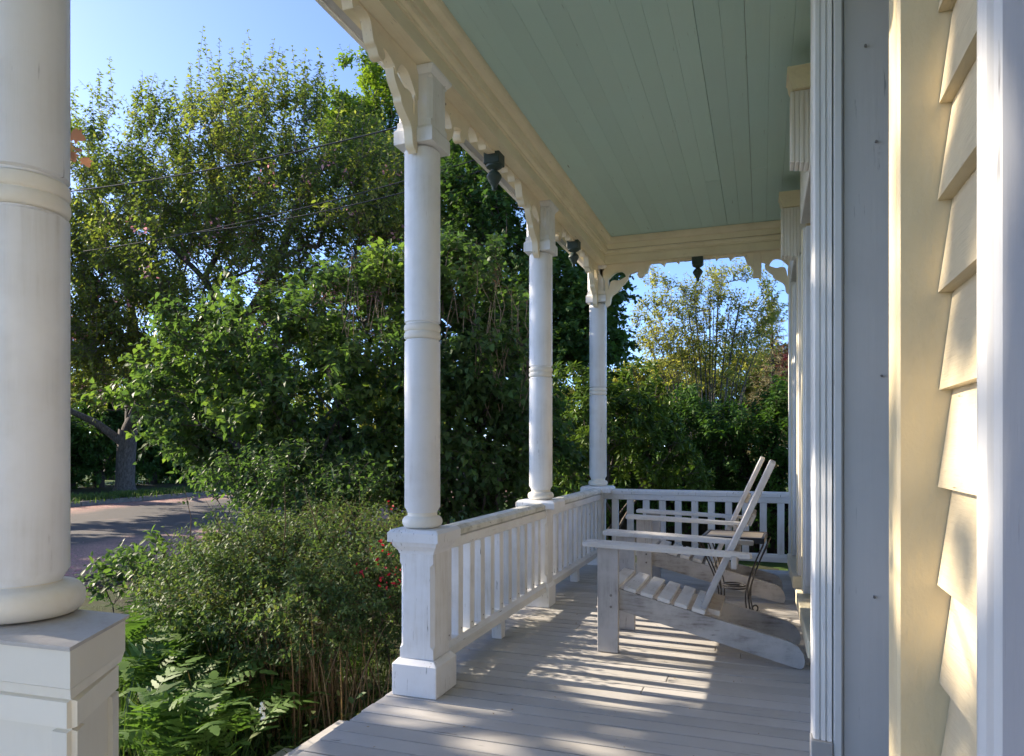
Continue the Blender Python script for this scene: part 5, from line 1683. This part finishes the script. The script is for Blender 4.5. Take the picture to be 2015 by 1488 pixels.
# young red maple twig by the near column
mt = W(150, 300, 1.95)
mtw = empty('maple_sprig', tuple(mt), 'sprig of young orange red maple leaves beside the nearest column', 'sprig')
m = MB(tuple(mt)).tube([mt + (-0.75, -0.25, 0.25), mt + (-0.3, -0.1, 0.10), mt + (-0.05, 0, 0.02)], [0.006, 0.004, 0.002], 6).build('twig', BARK, mtw)
for k, (u, v, dx, dz, sz, t) in enumerate(((140, 262, 0.65, -0.30, 0.055, 0.7), (136, 300, 0.6, -0.75, 0.050, 0.5), (164, 310, 0.45, -0.75, 0.042, 0.95), (134, 318, 0.15, -0.9, 0.055, 0.05), (128, 280, 0.2, -0.8, 0.055, 0.2), (150, 292, 0.8, -0.4, 0.03, 0.8))):
    p = W(u, v, 1.95) - mt
    link_mesh('leaf', leaves_mesh('leaf', np.array([p]), np.array([(dx, dx * 0.4 - 0.3 * (k % 2), dz)]), np.array([(0.25 + 0.6 * (k % 3 - 1), -0.75, 0.25 + 0.3 * (k % 2))]), np.array([sz * 0.72]), np.array([t]), 'maple', L_MRED), mtw)
    m2 = MB(tuple(mt)).tube([mt + p, mt + p * 0.6 + np.array((-0.02, 0, 0.02))], 0.0012, 5).build('leaf_stalk', STEM_RED, mtw)

# overhead cables
def cable(label, p, q, sag, r):
    p, q = np.array(p, float), np.array(q, float)
    pts = []
    for t in np.linspace(0, 1, 30):
        c = p + (q - p) * t
        c[2] -= sag * 4 * t * (1 - t)
        pts.append(tuple(c))
    b = tuple((p + q) / 2)
    o = MB(b).tube(pts, r, 6).build('power_line', RUBBER, None, True, b)
    tag(o, label, 'cable', 'overhead cables along the street')


def through(u0, v0, d0, u1, v1, d1, e0=0.35, e1=0.6):
    a, b = W(u0, v0, d0), W(u1, v1, d1)
    return a + (a - b) * e0, b + (b - a) * e1


p, q = through(270, 345, 15.0, 790, 225, 12.5)
cable('uppermost overhead cable, sloping up to the first full column', p, q, 0.25, 0.014)
p, q = through(300, 460, 15.5, 790, 335, 13)
cable('middle overhead cable crossing the cherry tree', p, q, 0.25, 0.010)
p, q = through(440, 440, 15, 790, 362, 13.2)
cable('lowest of the three sloping overhead cables', p, q, 0.2, 0.012)
p, q = through(950, 568, 17, 1150, 578, 17, 0.6, 0.3)
cable('nearly level overhead cable low behind the two far columns', p, q, 0.05, 0.011)

# fallen petals lying on the road and path
rp = np.random.default_rng(5)
n = 9000
xs = np.where(rp.random(n) < 0.65, rp.normal(-8.4, 0.75, n), rp.normal(-16.6, 0.6, n))
xs = np.clip(xs, -17.1, -7.0)
P = np.stack([xs, rp.uniform(4, 24, n), np.where(xs > -7.8, GZ + 0.03, GZ + 0.006)], 1)
o = link_mesh('fallen_petals', leaves_mesh('fallen_petals', P, np.concatenate([rp.normal(size=(n, 2)), np.zeros((n, 1)) + 0.05], 1), np.concatenate([rp.normal(size=(n, 2)) * 0.2, np.ones((n, 1))], 1), rp.uniform(0.02, 0.05, n), rp.random(n), 'diamond', L_PINK))
tag(o, 'fallen pink cherry petals scattered over the road edge', 'petals', None, 'stuff')

# bits of dry leaf and grit on the porch boards
n = 70
P = np.stack([rp.uniform(-1.5, 0.15, n), rp.uniform(1.6, 6.2, n), np.full(n, 0.004)], 1)
o = link_mesh('leaf_litter', leaves_mesh('leaf_litter', P, np.concatenate([rp.normal(size=(n, 2)), np.full((n, 1), 0.05)], 1), np.concatenate([rp.normal(size=(n, 2)) * 0.25, np.ones((n, 1))], 1), rp.uniform(0.006, 0.018, n), rp.random(n), 'diamond', L_DRY))
tag(o, 'crumbs of dry leaf scattered on the porch boards', 'litter', None, 'stuff')
